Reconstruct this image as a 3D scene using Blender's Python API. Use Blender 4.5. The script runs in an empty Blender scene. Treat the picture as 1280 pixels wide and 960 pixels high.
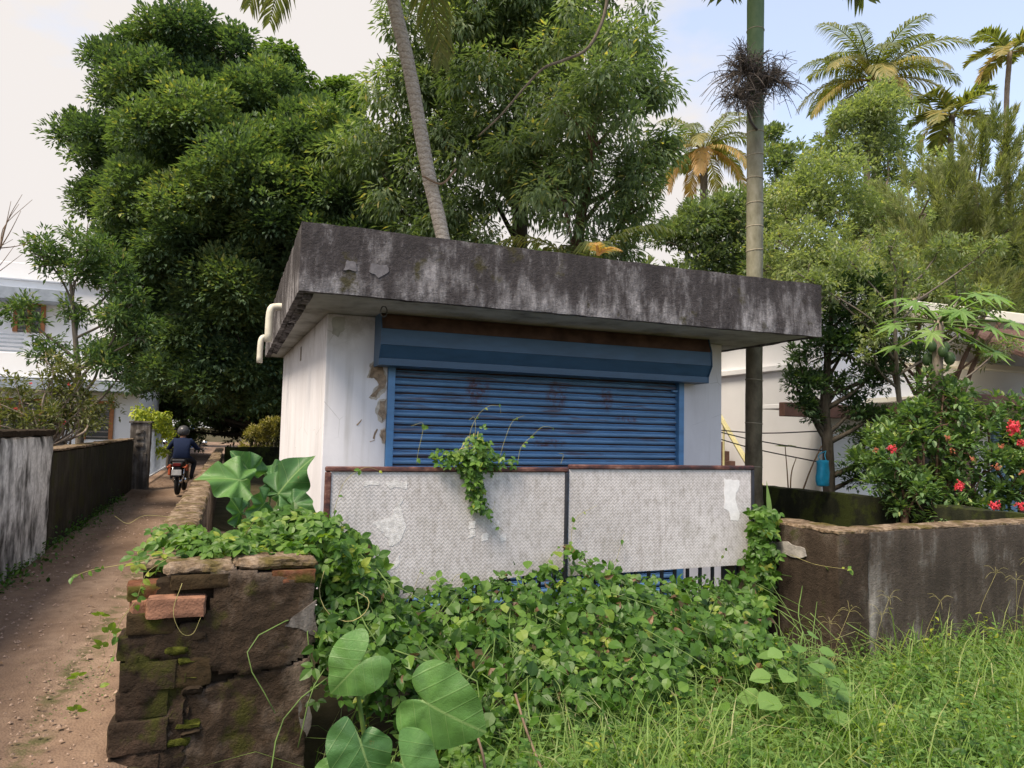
import bpy, bmesh, math, random
import numpy as np
from mathutils import Vector, Matrix, noise as mnoise
random.seed(7); rng = np.random.default_rng(7)
R = math.radians
scene = bpy.context.scene
col = scene.collection

# ------------------------------------------------------------------ camera
cam_d = bpy.data.cameras.new('camera'); cam = bpy.data.objects.new('camera', cam_d); col.objects.link(cam)
cam_d.sensor_width = 36.0; cam_d.lens = 36.0 * 900 / 1280; cam_d.clip_start = 0.05; cam_d.clip_end = 3000
cam.location = (0, 0, 1.55)
cam.rotation_mode = 'XYZ'
cam.matrix_world = (Matrix.Translation((0, 0, 1.55)) @ Matrix.Rotation(R(-21.25), 4, 'Z')
                    @ Matrix.Rotation(R(90 + 3.94), 4, 'X') @ Matrix.Rotation(R(1.3), 4, 'Z'))
scene.camera = cam

# ------------------------------------------------------------------ sky, sun, exposure
SUN_ELEV, SUN_AZ = 56, 240      # azimuth clockwise from +Y; the light comes from the left
world = bpy.data.worlds.new('World'); scene.world = world; world.use_nodes = True
wn = world.node_tree; wn.nodes.clear()
w_out = wn.nodes.new('ShaderNodeOutputWorld'); w_bg = wn.nodes.new('ShaderNodeBackground')
w_sky = wn.nodes.new('ShaderNodeTexSky'); w_sky.sky_type = 'NISHITA'; w_sky.sun_disc = False
w_sky.sun_elevation = R(SUN_ELEV); w_sky.sun_rotation = R(SUN_AZ); w_sky.dust_density = 1.5; w_sky.air_density = 1.0
w_bg.inputs['Strength'].default_value = 0.13
w_tc = wn.nodes.new('ShaderNodeTexCoord')
w_map = wn.nodes.new('ShaderNodeMapping'); w_map.inputs['Scale'].default_value = (1.6, 1.6, 3.4)
w_map.inputs['Location'].default_value = (0.35, 0.1, 0.2)
w_no = wn.nodes.new('ShaderNodeTexNoise'); w_no.inputs['Scale'].default_value = 1.7
w_no.inputs['Detail'].default_value = 7; w_no.inputs['Roughness'].default_value = 0.52
w_dot = wn.nodes.new('ShaderNodeVectorMath'); w_dot.operation = 'DOT_PRODUCT'
w_dot.inputs[1].default_value = (-0.80, 0.42, -0.30)      # thicker haze and cloud towards the low sun
w_add = wn.nodes.new('ShaderNodeMath'); w_add.operation = 'MULTIPLY_ADD'; w_add.inputs[1].default_value = 0.42
w_rmp = wn.nodes.new('ShaderNodeValToRGB')
w_rmp.color_ramp.elements[0].position = 0.36; w_rmp.color_ramp.elements[0].color = (0.42,)*3 + (1,)
w_rmp.color_ramp.elements[1].position = 0.50; w_rmp.color_ramp.elements[1].color = (1,)*3 + (1,)
w_mix = wn.nodes.new('ShaderNodeMix'); w_mix.data_type = 'RGBA'
w_mix.inputs['B'].default_value = (2.32, 2.19, 2.12, 1)
wn.links.new(w_tc.outputs['Generated'], w_map.inputs['Vector']); wn.links.new(w_map.outputs[0], w_no.inputs['Vector'])
wn.links.new(w_tc.outputs['Generated'], w_dot.inputs[0]); wn.links.new(w_dot.outputs['Value'], w_add.inputs[0])
wn.links.new(w_no.outputs['Fac'], w_add.inputs[2]); wn.links.new(w_add.outputs[0], w_rmp.inputs['Fac'])
wn.links.new(w_rmp.outputs['Color'], w_mix.inputs['Factor']); wn.links.new(w_sky.outputs[0], w_mix.inputs['A'])
wn.links.new(w_mix.outputs['Result'], w_bg.inputs['Color']); wn.links.new(w_bg.outputs[0], w_out.inputs['Surface'])

sun_d = bpy.data.lights.new('sun', 'SUN'); sun = bpy.data.objects.new('sun', sun_d); col.objects.link(sun)
sun_d.energy = 2.2; sun_d.angle = R(24); sun_d.color = (1.0, 0.87, 0.70)
sdir = Vector((math.sin(R(SUN_AZ)) * math.cos(R(SUN_ELEV)), math.cos(R(SUN_AZ)) * math.cos(R(SUN_ELEV)), math.sin(R(SUN_ELEV))))
sun.rotation_euler = sdir.to_track_quat('Z', 'Y').to_euler(); sun.location = (-20, -5, 20)

scene.render.engine = 'CYCLES'
vs = scene.view_settings
vs.view_transform = 'Standard'; vs.look = 'None'; vs.exposure = 1.6; vs.gamma = 1.0; vs.use_curve_mapping = False
scene.cycles.max_bounces = 6; scene.cycles.transparent_max_bounces = 4; scene.cycles.transmission_bounces = 4

# ------------------------------------------------------------------ materials
class NT:
    """small helper round a material's node tree; textures use world position unless told otherwise"""
    def __init__(s, name, rough=0.8, spec=0.3):
        s.m = bpy.data.materials.new(name); s.m.use_nodes = True; s.t = s.m.node_tree
        s.b = s.t.nodes['Principled BSDF']; s.b.inputs['Roughness'].default_value = rough
        s.b.inputs['Specular IOR Level'].default_value = spec
        s.out = s.t.nodes['Material Output']
        g = s.t.nodes.new('ShaderNodeNewGeometry'); s.pos = g.outputs['Position']; s.nor = g.outputs['Normal']
    def l(s, a, b): s.t.links.new(a, b)
    def n(s, k): return s.t.nodes.new(k)
    def objco(s): return s.n('ShaderNodeTexCoord').outputs['Object']
    def mp(s, vec, scale=(1, 1, 1), loc=(0, 0, 0)):
        k = s.n('ShaderNodeMapping'); k.inputs['Scale'].default_value = scale; k.inputs['Location'].default_value = loc
        s.l(vec, k.inputs['Vector']); return k.outputs[0]
    def noise(s, scale, vec=None, detail=5, rough=0.55, dist=0.0):
        k = s.n('ShaderNodeTexNoise'); k.inputs['Scale'].default_value = scale; k.inputs['Detail'].default_value = detail
        k.inputs['Roughness'].default_value = rough; k.inputs['Distortion'].default_value = dist
        s.l(vec if vec is not None else s.pos, k.inputs['Vector']); return k.outputs['Fac']
    def vor(s, scale, vec=None, feat='F1'):
        k = s.n('ShaderNodeTexVoronoi'); k.inputs['Scale'].default_value = scale; k.feature = feat
        s.l(vec if vec is not None else s.pos, k.inputs['Vector']); return k.outputs['Distance']
    def ramp(s, fac, stops):
        k = s.n('ShaderNodeValToRGB'); e = k.color_ramp.elements
        while len(e) < len(stops): e.new(0.5)
        for i, (p, c) in enumerate(stops):
            e[i].position = p; e[i].color = (tuple(c) if isinstance(c, (tuple, list)) else (c, c, c)) + (1,)
        s.l(fac, k.inputs['Fac']); return k.outputs['Color']
    def mix(s, fac, a, b, mode='MIX'):
        k = s.n('ShaderNodeMix'); k.data_type = 'RGBA'; k.blend_type = mode
        for key, v in (('Factor', fac), ('A', a), ('B', b)):
            sock = k.inputs[key]
            if hasattr(v, 'is_linked'): s.l(v, sock)
            elif isinstance(v, (tuple, list)): sock.default_value = tuple(v) + (1,)
            else: sock.default_value = v
        return k.outputs['Result']
    def math(s, op, a, b=0.0, c=0.0):
        k = s.n('ShaderNodeMath'); k.operation = op
        for i, v in enumerate((a, b, c)):
            if hasattr(v, 'is_linked'): s.l(v, k.inputs[i])
            else: k.inputs[i].default_value = v
        return k.outputs[0]
    def xyz(s, vec=None):
        k = s.n('ShaderNodeSeparateXYZ'); s.l(vec if vec is not None else s.pos, k.inputs[0]); return k.outputs
    def col(s, c):
        if hasattr(c, 'is_linked'): s.l(c, s.b.inputs['Base Color'])
        else: s.b.inputs['Base Color'].default_value = tuple(c) + (1,)
        return s
    def bump(s, h, strength=0.4, dist=0.02):
        k = s.n('ShaderNodeBump'); k.inputs['Strength'].default_value = strength; k.inputs['Distance'].default_value = dist
        s.l(h, k.inputs['Height']); s.l(k.outputs[0], s.b.inputs['Normal']); return s

def leafmat(name, stops, trans=0.35, rough=0.5, spec=0.35):
    """leaf: colour from a per-leaf tint attribute, part of the light passes through"""
    q = NT(name, rough, spec)
    a = q.n('ShaderNodeAttribute'); a.attribute_name = 'tint'
    c = q.ramp(a.outputs['Fac'], stops); q.col(c)
    tr = q.n('ShaderNodeBsdfTranslucent')
    c2 = q.mix(1.0, c, (1.5, 1.6, 0.5), 'MULTIPLY'); q.l(c2, tr.inputs['Color'])
    ms = q.n('ShaderNodeMixShader'); ms.inputs[0].default_value = trans
    q.l(q.b.outputs[0], ms.inputs[1]); q.l(tr.outputs[0], ms.inputs[2]); q.l(ms.outputs[0], q.out.inputs['Surface'])
    return q.m

def plain(name, c, rough=0.7, spec=0.3, var=0.25, scale=8.0, bump=0.15, metal=0.0):
    q = NT(name, rough, spec); n = q.noise(scale)
    lo = tuple(max(0, x * (1 - var)) for x in c); hi = tuple(min(1, x * (1 + var)) for x in c)
    q.col(q.ramp(n, [(0.3, lo), (0.7, hi)])); q.b.inputs['Metallic'].default_value = metal
    if bump: q.bump(q.noise(scale * 6), bump, 0.01)
    return q.m

MAT = {}
# lane earth
q = NT('lane_earth', 0.95, 0.15)
n1 = q.noise(0.9, q.mp(q.pos, (1.6, 0.5, 1)), 6, 0.6); n2 = q.noise(7, None, 8, 0.68); n3 = q.noise(2.3, None, 4)
c = q.ramp(n1, [(0.30, (0.138, 0.090, 0.062)), (0.50, (0.212, 0.145, 0.103)), (0.70, (0.285, 0.208, 0.155))])
c = q.mix(q.ramp(n2, [(0.42, 0.0), (0.72, 0.75)]), c, (0.12, 0.080, 0.060))
xs = q.xyz()
mid = q.math('SUBTRACT', 1.0, q.math('MULTIPLY', q.math('ABSOLUTE', q.math('ADD', xs[0], 0.85)), 3.2))
c = q.mix(q.math('MULTIPLY', q.ramp(q.math('MULTIPLY', mid, n3), [(0.36, 0.0), (0.50, 1.0)]), q.ramp(n2, [(0.45, 0.0), (0.55, 0.8)])), c, (0.075, 0.080, 0.030))
gv = q.vor(70)
c = q.mix(q.ramp(gv, [(0.10, 0.35), (0.22, 0.0)]), c, (0.34, 0.27, 0.21))
q.col(c); hb = q.math('ADD', q.math('MULTIPLY', n2, 1.0), q.math('MULTIPLY', gv, 0.35)); q.bump(hb, 0.55, 0.025); MAT['lane'] = q.m
# ground soil
q = NT('soil', 0.95, 0.1)
n = q.noise(3.0, None, 7, 0.65)
q.col(q.ramp(n, [(0.3, (0.030, 0.024, 0.015)), (0.5, (0.060, 0.052, 0.026)), (0.7, (0.085, 0.068, 0.040))])); q.bump(n, 0.6, 0.05); MAT['soil'] = q.m

def stained(name, dark, light, zsc=0.35, bias=0.5, moss=0.0, mosscol=(0.045, 0.055, 0.012), bump=0.5, fine=22, streak=9, flakes=False):
    """old lime wash / cement: dark algae in vertical runs over a pale ground"""
    q = NT(name, 0.92, 0.18)
    st = q.noise(streak, q.mp(q.pos, (1, 1, zsc * 0.4)), 6, 0.62); bl = q.noise(1.9, None, 5, 0.6); fi = q.noise(fine, None, 6, 0.7)
    f = q.math('ADD', q.math('ADD', q.math('MULTIPLY', st, 0.45), q.math('MULTIPLY', bl, 0.40)), q.math('MULTIPLY', fi, 0.15))
    if flakes: f = q.math('SUBTRACT', f, q.math('MULTIPLY', q.math('SUBTRACT', q.xyz()[2], 2.95), 0.16))
    c = q.ramp(f, [(bias - 0.10, tuple(x * 0.75 for x in dark)), (bias - 0.02, tuple(x * 1.15 for x in dark)), (bias + 0.055, tuple((a + b) / 2.4 for a, b in zip(dark, light))), (bias + 0.12, light)])
    c = q.mix(q.ramp(fi, [(0.44, 0.0), (0.66, 0.45)]), c, tuple(x * 0.7 for x in dark))
    if flakes:
        fl = q.noise(38, q.mp(q.pos, (1, 1, 0.45)), 9, 0.8)
        c = q.mix(q.math('MULTIPLY', q.ramp(fl, [(0.54, 0.0), (0.62, 1.0)]), q.ramp(f, [(bias - 0.05, 0.05), (bias + 0.08, 0.6)])), c, tuple(x * 0.95 for x in light))
        c = q.mix(q.ramp(fl, [(0.34, 0.55), (0.44, 0.0)]), c, tuple(x * 0.55 for x in dark))
    if moss: c = q.mix(q.ramp(q.noise(3.3, q.mp(q.pos, (1, 1, 1), (5, 3, 1)), 6, 0.65), [(0.64 - moss, 0.0), (0.72 - moss, 0.9)]), c, mosscol)
    pit = q.noise(70, None, 4, 0.7); q.col(c); q.bump(q.math('ADD', q.math('ADD', fi, q.math('MULTIPLY', pit, 0.6)), q.math('MULTIPLY', f, 0.8)), bump, 0.02); return q.m
MAT['fascia'] = stained('weathered_fascia_concrete', (0.054, 0.048, 0.050), (0.37, 0.355, 0.37), 0.7, 0.51, 0.03, (0.05, 0.045, 0.02), 0.8, 26, 10, flakes=True)
MAT['lanewall_white'] = stained('streaked_lime_wash', (0.032, 0.032, 0.030), (0.74, 0.74, 0.73), 1.1, 0.415, 0.0, bump=0.4, streak=6)
MAT['lanewall_dark'] = stained('algae_black_wall', (0.032, 0.029, 0.021), (0.11, 0.10, 0.075), 0.4, 0.54, 0.12, (0.035, 0.035, 0.012))
MAT['rwall'] = stained('dark_cement_wall', (0.062, 0.050, 0.041), (0.36, 0.34, 0.32), 0.4, 0.528, 0.0, bump=0.7, streak=6, fine=16)
MAT['rwall_return_shade'] = stained('shaded_brown_cement', (0.046, 0.033, 0.024), (0.22, 0.185, 0.15), 0.8, 0.55, 0.05, (0.045, 0.045, 0.015), 0.9, 16, 6)  # darker, browner cement for the return face; its shading is put into the colour
MAT['stub'] = stained('mouldy_plaster', (0.046, 0.031, 0.020), (0.27, 0.21, 0.165), 1.6, 0.505, 0.06, (0.050, 0.050, 0.010), 1.0, 16, 6)
MAT['mosswall'] = stained('mossy_inner_wall', (0.016, 0.018, 0.010), (0.060, 0.062, 0.030), 0.6, 0.54, 0.16, (0.035, 0.045, 0.010))
MAT['pillar'] = stained('grey_gate_pillar', (0.07, 0.06, 0.052), (0.40, 0.37, 0.34), 0.25, 0.50, streak=10)
# wall top, lichen covered
q = NT('lichen_coping', 0.95, 0.1)
n = q.noise(11, None, 7, 0.7); v = q.vor(26)
c = q.ramp(n, [(0.32, (0.055, 0.038, 0.024)), (0.48, (0.16, 0.115, 0.075)), (0.60, (0.27, 0.205, 0.15)), (0.72, (0.34, 0.28, 0.20))])
c = q.mix(q.ramp(q.noise(4.5), [(0.52, 0.0), (0.62, 0.75)]), c, (0.085, 0.070, 0.015))
q.col(c); q.bump(q.math('ADD', n, q.math('MULTIPLY', v, 0.5)), 1.0, 0.03); MAT['coping'] = q.m
# bricks
q = NT('old_brick', 0.93, 0.12)
oi = q.n('ShaderNodeObjectInfo').outputs['Random']
n = q.noise(16, None, 6, 0.7)
c = q.ramp(n, [(0.30, (0.085, 0.032, 0.018)), (0.5, (0.20, 0.075, 0.042)), (0.7, (0.30, 0.145, 0.090))])
c = q.mix(q.ramp(oi, [(0.08, 0.15), (0.5, 0.95)]), c, q.mix(n, (0.016, 0.013, 0.008), (0.060, 0.045, 0.022)))
c = q.mix(q.ramp(q.noise(5, q.mp(q.pos, (1, 1, 1), (2, 1, 4))), [(0.52, 0.0), (0.62, 0.85)]), c, (0.048, 0.052, 0.008))
q.col(c); q.bump(n, 0.9, 0.02); MAT['brick'] = q.m
MAT['brick_dark'] = stained('mould_black_brick', (0.040, 0.027, 0.018), (0.17, 0.105, 0.072), 1.5, 0.53, 0.11, (0.050, 0.052, 0.010), 0.9)
MAT['mossy'] = plain('moss_cushion', (0.055, 0.060, 0.010), 0.95, 0.1, 0.5, 30, 0.9)
MAT['brick_fresh'] = plain('fallen_brick', (0.25, 0.130, 0.085), 0.95, 0.1, 0.3, 14, 0.6)
MAT['mortar'] = plain('wall_core', (0.028, 0.020, 0.013), 0.95, 0.1, 0.5, 9, 0.8)
# building paint
q = NT('white_wash', 0.85, 0.2)
n = q.noise(1.2, q.mp(q.pos, (1, 1, 0.35)), 6, 0.6); f = q.noise(18, None, 5)
c = q.ramp(n, [(0.30, (0.60, 0.585, 0.615)), (0.55, (0.735, 0.725, 0.76)), (0.75, (0.79, 0.78, 0.81))])
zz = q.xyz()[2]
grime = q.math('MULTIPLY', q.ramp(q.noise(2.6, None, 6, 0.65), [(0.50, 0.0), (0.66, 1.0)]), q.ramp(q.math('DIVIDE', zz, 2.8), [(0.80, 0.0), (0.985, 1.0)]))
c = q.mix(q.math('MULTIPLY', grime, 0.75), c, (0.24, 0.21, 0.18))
c = q.mix(q.ramp(q.noise(30, q.mp(q.pos, (0.7, 0.7, 1.5))), [(0.70, 0.0), (0.76, 0.6)]), c, (0.30, 0.28, 0.26))
drip = q.math('MULTIPLY', q.ramp(q.noise(9, q.mp(q.pos, (1, 1, 0.05)), 5, 0.6), [(0.52, 0.0), (0.70, 0.5)]), q.ramp(q.noise(0.8, None, 4), [(0.42, 0.0), (0.62, 1.0)]))
c = q.mix(drip, c, (0.40, 0.38, 0.35))
cr = q.vor(1.7, q.mp(q.pos, (1, 1, 1), (0, 0, 0)), 'DISTANCE_TO_EDGE'); c = q.mix(q.math('MULTIPLY', q.ramp(cr, [(0.0, 0.6), (0.006, 0.0)]), q.ramp(q.noise(1.6, None, 3), [(0.5, 0.0), (0.6, 1.0)])), c, (0.22, 0.20, 0.18))
q.col(c); q.bump(f, 0.2, 0.008); MAT['white'] = q.m
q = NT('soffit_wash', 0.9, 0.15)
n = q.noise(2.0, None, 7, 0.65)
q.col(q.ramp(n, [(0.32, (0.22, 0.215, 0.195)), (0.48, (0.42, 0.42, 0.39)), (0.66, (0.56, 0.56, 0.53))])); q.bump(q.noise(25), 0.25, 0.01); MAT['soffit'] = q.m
MAT['worn'] = plain('worn_paint', (0.50, 0.45, 0.39), 0.9, 0.1, 0.3, 22, 0.4)
MAT['scar'] = plain('bared_plaster', (0.31, 0.235, 0.17), 0.95, 0.1, 0.5, 18, 0.8)
# shutter blue, with rust where the paint has gone
def blue(name, base, rustspots):
    q = NT(name, 0.42, 0.5)
    n = q.noise(5, q.mp(q.pos, (0.5, 0.5, 2)), 5); fi = q.noise(34, q.mp(q.pos, (0.35, 1, 1.6)), 5, 0.7)
    c = q.ramp(n, [(0.3, tuple(x * 0.82 for x in base)), (0.7, tuple(min(1, x * 1.15) for x in base))])
    c = q.mix(q.ramp(fi, [(0.60, 0.0), (0.72, 0.35)]), c, (0.10, 0.12, 0.15))
    if rustspots:
        tot = None
        x = q.xyz()
        for (rx, rz, sx, sz) in rustspots:
            dx = q.math('DIVIDE', q.math('SUBTRACT', x[0], rx), sx); dz = q.math('DIVIDE', q.math('SUBTRACT', x[2], rz), sz)
            d = q.math('SUBTRACT', 1.0, q.math('ADD', q.math('MULTIPLY', dx, dx), q.math('MULTIPLY', dz, dz)))
            d = q.math('MAXIMUM', d, 0.0); tot = d if tot is None else q.math('MAXIMUM', tot, d)
        m = q.math('MULTIPLY', q.ramp(q.noise(17, q.mp(q.pos, (1.3, 1, 1.0)), 9, 0.8), [(0.46, 0.0), (0.56, 0.8)]), q.ramp(tot, [(0.05, 0.0), (0.75, 1.0)]))
        c = q.mix(m, c, (0.15, 0.045, 0.022))
        thin = q.ramp(q.noise(9, q.mp(q.pos, (0.18, 1, 2.2)), 5, 0.6), [(0.54, 0.0), (0.62, 0.65)])
        c = q.mix(thin, c, (0.13, 0.065, 0.05))
    q.col(c); q.bump(fi, 0.08, 0.004); return q.m
MAT['blue_slat'] = blue('shutter_blue', (0.135, 0.275, 0.48), [(2.45, 2.02, 0.16, 0.22), (3.38, 1.98, 0.15, 0.20), (4.02, 1.98, 0.10, 0.18), (3.3, 1.45, 0.25, 0.06), (4.3, 1.75, 0.2, 0.05)])
MAT['blue_box'] = blue('shutter_box_blue', (0.036, 0.095, 0.185), [])
MAT['blue_rail'] = blue('guide_rail_blue', (0.085, 0.23, 0.46), [])
MAT['rust_box'] = plain('rusted_sheet', (0.085, 0.050, 0.036), 0.85, 0.2, 0.45, 5, 0.2)
q = NT('gate_pipe', 0.6, 0.35); n = q.noise(13, q.mp(q.pos, (0.5, 1, 1)), 6, 0.7)
q.col(q.ramp(n, [(0.36, (0.018, 0.016, 0.020)), (0.48, (0.070, 0.026, 0.024)), (0.58, (0.14, 0.060, 0.045)), (0.68, (0.24, 0.15, 0.13))])); q.bump(n, 0.4, 0.006); MAT['pipe'] = q.m
MAT['bar'] = plain('gate_bar_black', (0.020, 0.022, 0.030), 0.5, 0.4, 0.4, 10, 0.1)
# embossed panel sheet
q = NT('embossed_sheet', 0.62, 0.35)
x = q.xyz()
u = q.math('MULTIPLY', x[0], 200.0); w = q.math('MULTIPLY', x[2], 120.0)
h = q.math('ABSOLUTE', q.math('SINE', q.math('ADD', w, q.math('MULTIPLY', q.math('SINE', u), 0.9))))
n = q.noise(1.5, None, 6, 0.6); fi = q.noise(26, q.mp(q.pos, (1, 1, 0.5)), 7, 0.75)
c = q.ramp(n, [(0.3, (0.44, 0.415, 0.415)), (0.55, (0.56, 0.53, 0.535)), (0.72, (0.62, 0.59, 0.595))])
c = q.mix(q.math('MULTIPLY', q.ramp(h, [(0.0, 0.7), (0.45, 0.0)]), q.ramp(q.noise(5, None, 5, 0.7), [(0.35, 0.25), (0.65, 1.0)])), c, (0.20, 0.185, 0.18))
c = q.mix(q.ramp(fi, [(0.46, 0.0), (0.68, 0.7)]), c, (0.25, 0.225, 0.205))
c = q.mix(q.math('MULTIPLY', q.ramp(q.noise(14, q.mp(q.pos, (1, 1, 0.08)), 5, 0.65), [(0.52, 0.0), (0.70, 0.45)]), q.ramp(q.noise(1.1, q.mp(q.pos, (1, 1, 1), (7, 0, 1))), [(0.40, 0.0), (0.65, 1.0)])), c, (0.20, 0.165, 0.14))
c = q.mix(q.ramp(q.noise(2.4, q.mp(q.pos, (1, 1, 1), (3, 0, 2)), 6, 0.7), [(0.57, 0.0), (0.70, 0.4)]), c, (0.23, 0.21, 0.16))
q.col(c); q.bump(h, 0.30, 0.004); MAT['sheet'] = q.m
MAT['paper'] = plain('torn_paper', (0.74, 0.73, 0.74), 0.9, 0.1, 0.08, 30, 0.3)
MAT['glue'] = plain('paper_glue', (0.64, 0.62, 0.62), 0.9, 0.1, 0.25, 40, 0.6)
MAT['flake'] = plain('lime_flake', (0.15, 0.142, 0.152), 0.9, 0.1, 0.3, 30, 0.4)
MAT['patch_grey'] = plain('cement_patch', (0.30, 0.28, 0.26), 0.95, 0.1, 0.35, 14, 0.5)
MAT['pvc'] = plain('old_pvc', (0.58, 0.55, 0.46), 0.5, 0.35, 0.15, 9, 0.05)
MAT['grey_metal'] = plain('grey_metal', (0.12, 0.12, 0.12), 0.5, 0.5, 0.3, 12, 0.05, 0.6)
# houses
MAT['house_white'] = plain('house_white', (0.84, 0.84, 0.86), 0.8, 0.2, 0.04, 1.5, 0.1)
MAT['house_cream'] = plain('house_cream', (0.78, 0.74, 0.62), 0.8, 0.2, 0.06, 1.5, 0.1)
MAT['house_grey'] = plain('sunshade_grey', (0.30, 0.34, 0.40), 0.8, 0.2, 0.2, 4, 0.1)
MAT['brown_beam'] = plain('brown_beam', (0.115, 0.062, 0.050), 0.7, 0.3, 0.3, 6, 0.1)
MAT['brown_step'] = plain('brown_step', (0.15, 0.085, 0.065), 0.8, 0.2, 0.3, 6, 0.1)
MAT['yellow_rail'] = plain('yellow_rail', (0.62, 0.56, 0.30), 0.6, 0.3, 0.15, 8, 0.05)
MAT['wood_orange'] = plain('window_wood', (0.36, 0.145, 0.055), 0.6, 0.3, 0.25, 9, 0.1)
MAT['glass'] = plain('dark_glass', (0.025, 0.030, 0.035), 0.12, 0.5, 0.3, 3, 0.0)
MAT['blue_door'] = plain('blue_door', (0.20, 0.33, 0.50), 0.6, 0.3, 0.1, 4, 0.0)
MAT['tile'] = plain('roof_tile', (0.095, 0.058, 0.050), 0.85, 0.2, 0.35, 12, 0.2)
MAT['blue_paint'] = plain('blue_paint', (0.09, 0.20, 0.42), 0.6, 0.3, 0.2, 5, 0.05)
MAT['blue_bag'] = plain('blue_plastic', (0.010, 0.20, 0.36), 0.45, 0.4, 0.25, 12, 0.2)
MAT['house_dark'] = plain('dull_brown_paint', (0.25, 0.22, 0.20), 0.8, 0.2, 0.2, 3, 0.0)  # one dull brown for side vents and window louvres
# wood and stems
def bark(name, a, b, ring=0, scale=14, stretch=0.3):
    q = NT(name, 0.92, 0.15); n = q.noise(scale, q.mp(q.pos, (1, 1, stretch)), 6, 0.68)
    c = q.ramp(n, [(0.32, a), (0.68, b)])
    c = q.mix(q.ramp(q.noise(2.2, None, 5, 0.6), [(0.48, 0.0), (0.66, 0.6)]), c, tuple((x + y) * 0.5 + 0.04 for x, y in zip(a, b)))
    q.col(c); q.bump(n, 0.7, 0.03); return q.m
MAT['bark_dark'] = bark('bark_dark', (0.030, 0.024, 0.018), (0.10, 0.085, 0.065))
MAT['bark_grey'] = bark('bark_grey', (0.075, 0.062, 0.050), (0.20, 0.17, 0.14))
MAT['bark_brown'] = bark('bark_brown', (0.085, 0.050, 0.035), (0.20, 0.125, 0.09))
MAT['bark_pale'] = bark('bark_pale', (0.17, 0.13, 0.105), (0.36, 0.30, 0.25))
q = NT('coconut_bark', 0.9, 0.15)
n = q.noise(22, q.mp(q.pos, (1, 1, 1.6)), 6, 0.7)
wv = q.math('ABSOLUTE', q.math('SINE', q.math('ADD', q.math('MULTIPLY', q.xyz()[2], 33.0), q.math('MULTIPLY', q.noise(5), 6.0))))
c = q.ramp(n, [(0.3, (0.21, 0.18, 0.155)), (0.5, (0.36, 0.32, 0.285)), (0.7, (0.48, 0.44, 0.40))]); c = q.mix(q.ramp(wv, [(0.0, 0.6), (0.30, 0.0)]), c, (0.13, 0.105, 0.085))
q.col(c); q.bump(q.math('ADD', n, wv), 0.6, 0.02); MAT['coco_bark'] = q.m
q = NT('areca_stem', 0.55, 0.35)
zz = q.xyz()[2]; n = q.noise(9, q.mp(q.pos, (1, 1, 0.5)), 6, 0.65)
low = q.ramp(n, [(0.35, (0.060, 0.048, 0.028)), (0.65, (0.155, 0.13, 0.085))]); high = q.ramp(n, [(0.30, (0.125, 0.115, 0.075)), (0.5, (0.19, 0.18, 0.125)), (0.7, (0.26, 0.245, 0.19))])
green = q.ramp(n, [(0.35, (0.075, 0.13, 0.055)), (0.65, (0.12, 0.18, 0.085))])
t = q.math('DIVIDE', zz, 8.0)
c = q.mix(q.ramp(t, [(0.28, 0.0), (0.42, 1.0)]), low, high); c = q.mix(q.ramp(t, [(0.66, 0.0), (0.72, 1.0)]), c, green)
q.col(c); q.bump(n, 0.15, 0.01); MAT['areca_stem'] = q.m
MAT['areca_ring'] = plain('leaf_scar_ring', (0.31, 0.275, 0.21), 0.9, 0.1, 0.2, 20, 0.1)
MAT['stem_green'] = plain('green_stem', (0.10, 0.16, 0.04), 0.6, 0.3, 0.3, 14, 0.05)
MAT['tendril'] = plain('dry_tendril', (0.30, 0.27, 0.11), 0.8, 0.2, 0.3, 14, 0.05)
MAT['twig'] = plain('dry_twig', (0.17, 0.12, 0.085), 0.9, 0.1, 0.3, 14, 0.1)
# leaves
G = lambda *a: a
MAT['lf_big'] = leafmat('leaf_dense_tree', [(0.0, (0.049, 0.088, 0.052)), (0.5, (0.104, 0.166, 0.088)), (0.88, (0.182, 0.247, 0.107)), (1.0, (0.312, 0.325, 0.117))], 0.36, 0.5)
MAT['lf_far'] = leafmat('leaf_shade_tree', [(0.0, (0.026, 0.050, 0.022)), (1.0, (0.072, 0.108, 0.038))], 0.25)
MAT['lf_vined'] = leafmat('leaf_tree_climber', [(0.0, (0.060, 0.115, 0.036)), (1.0, (0.165, 0.240, 0.070))], 0.35)
MAT['lf_droop'] = leafmat('leaf_drooping', [(0.0, (0.081, 0.128, 0.072)), (0.6, (0.178, 0.243, 0.141)), (0.92, (0.286, 0.327, 0.171)), (1.0, (0.494, 0.430, 0.161))], 0.45)
MAT['lf_slim'] = leafmat('leaf_slender_tree', [(0.0, (0.049, 0.092, 0.040)), (0.7, (0.119, 0.191, 0.082)), (1.0, (0.252, 0.237, 0.127))], 0.4)
MAT['lf_shrub'] = leafmat('leaf_twiggy_shrub', [(0.0, (0.065, 0.085, 0.030)), (0.7, (0.15, 0.165, 0.065)), (1.0, (0.27, 0.22, 0.12))], 0.35)
MAT['lf_light'] = leafmat('leaf_light_green', [(0.0, (0.143, 0.188, 0.113)), (0.7, (0.281, 0.333, 0.194)), (1.0, (0.430, 0.420, 0.222))], 0.48)
MAT['lf_mid'] = leafmat('leaf_mid_green', [(0.0, (0.091, 0.136, 0.083)), (0.7, (0.198, 0.251, 0.142)), (1.0, (0.351, 0.326, 0.172))], 0.42)
MAT['lf_feather'] = leafmat('leaf_feathery', [(0.0, (0.154, 0.190, 0.095)), (0.7, (0.266, 0.292, 0.151)), (1.0, (0.392, 0.353, 0.227))], 0.5)
MAT['lf_dark'] = leafmat('leaf_small_dark', [(0.0, (0.034, 0.070, 0.036)), (0.8, (0.087, 0.147, 0.063)), (1.0, (0.182, 0.238, 0.084))], 0.32, 0.4)
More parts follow.
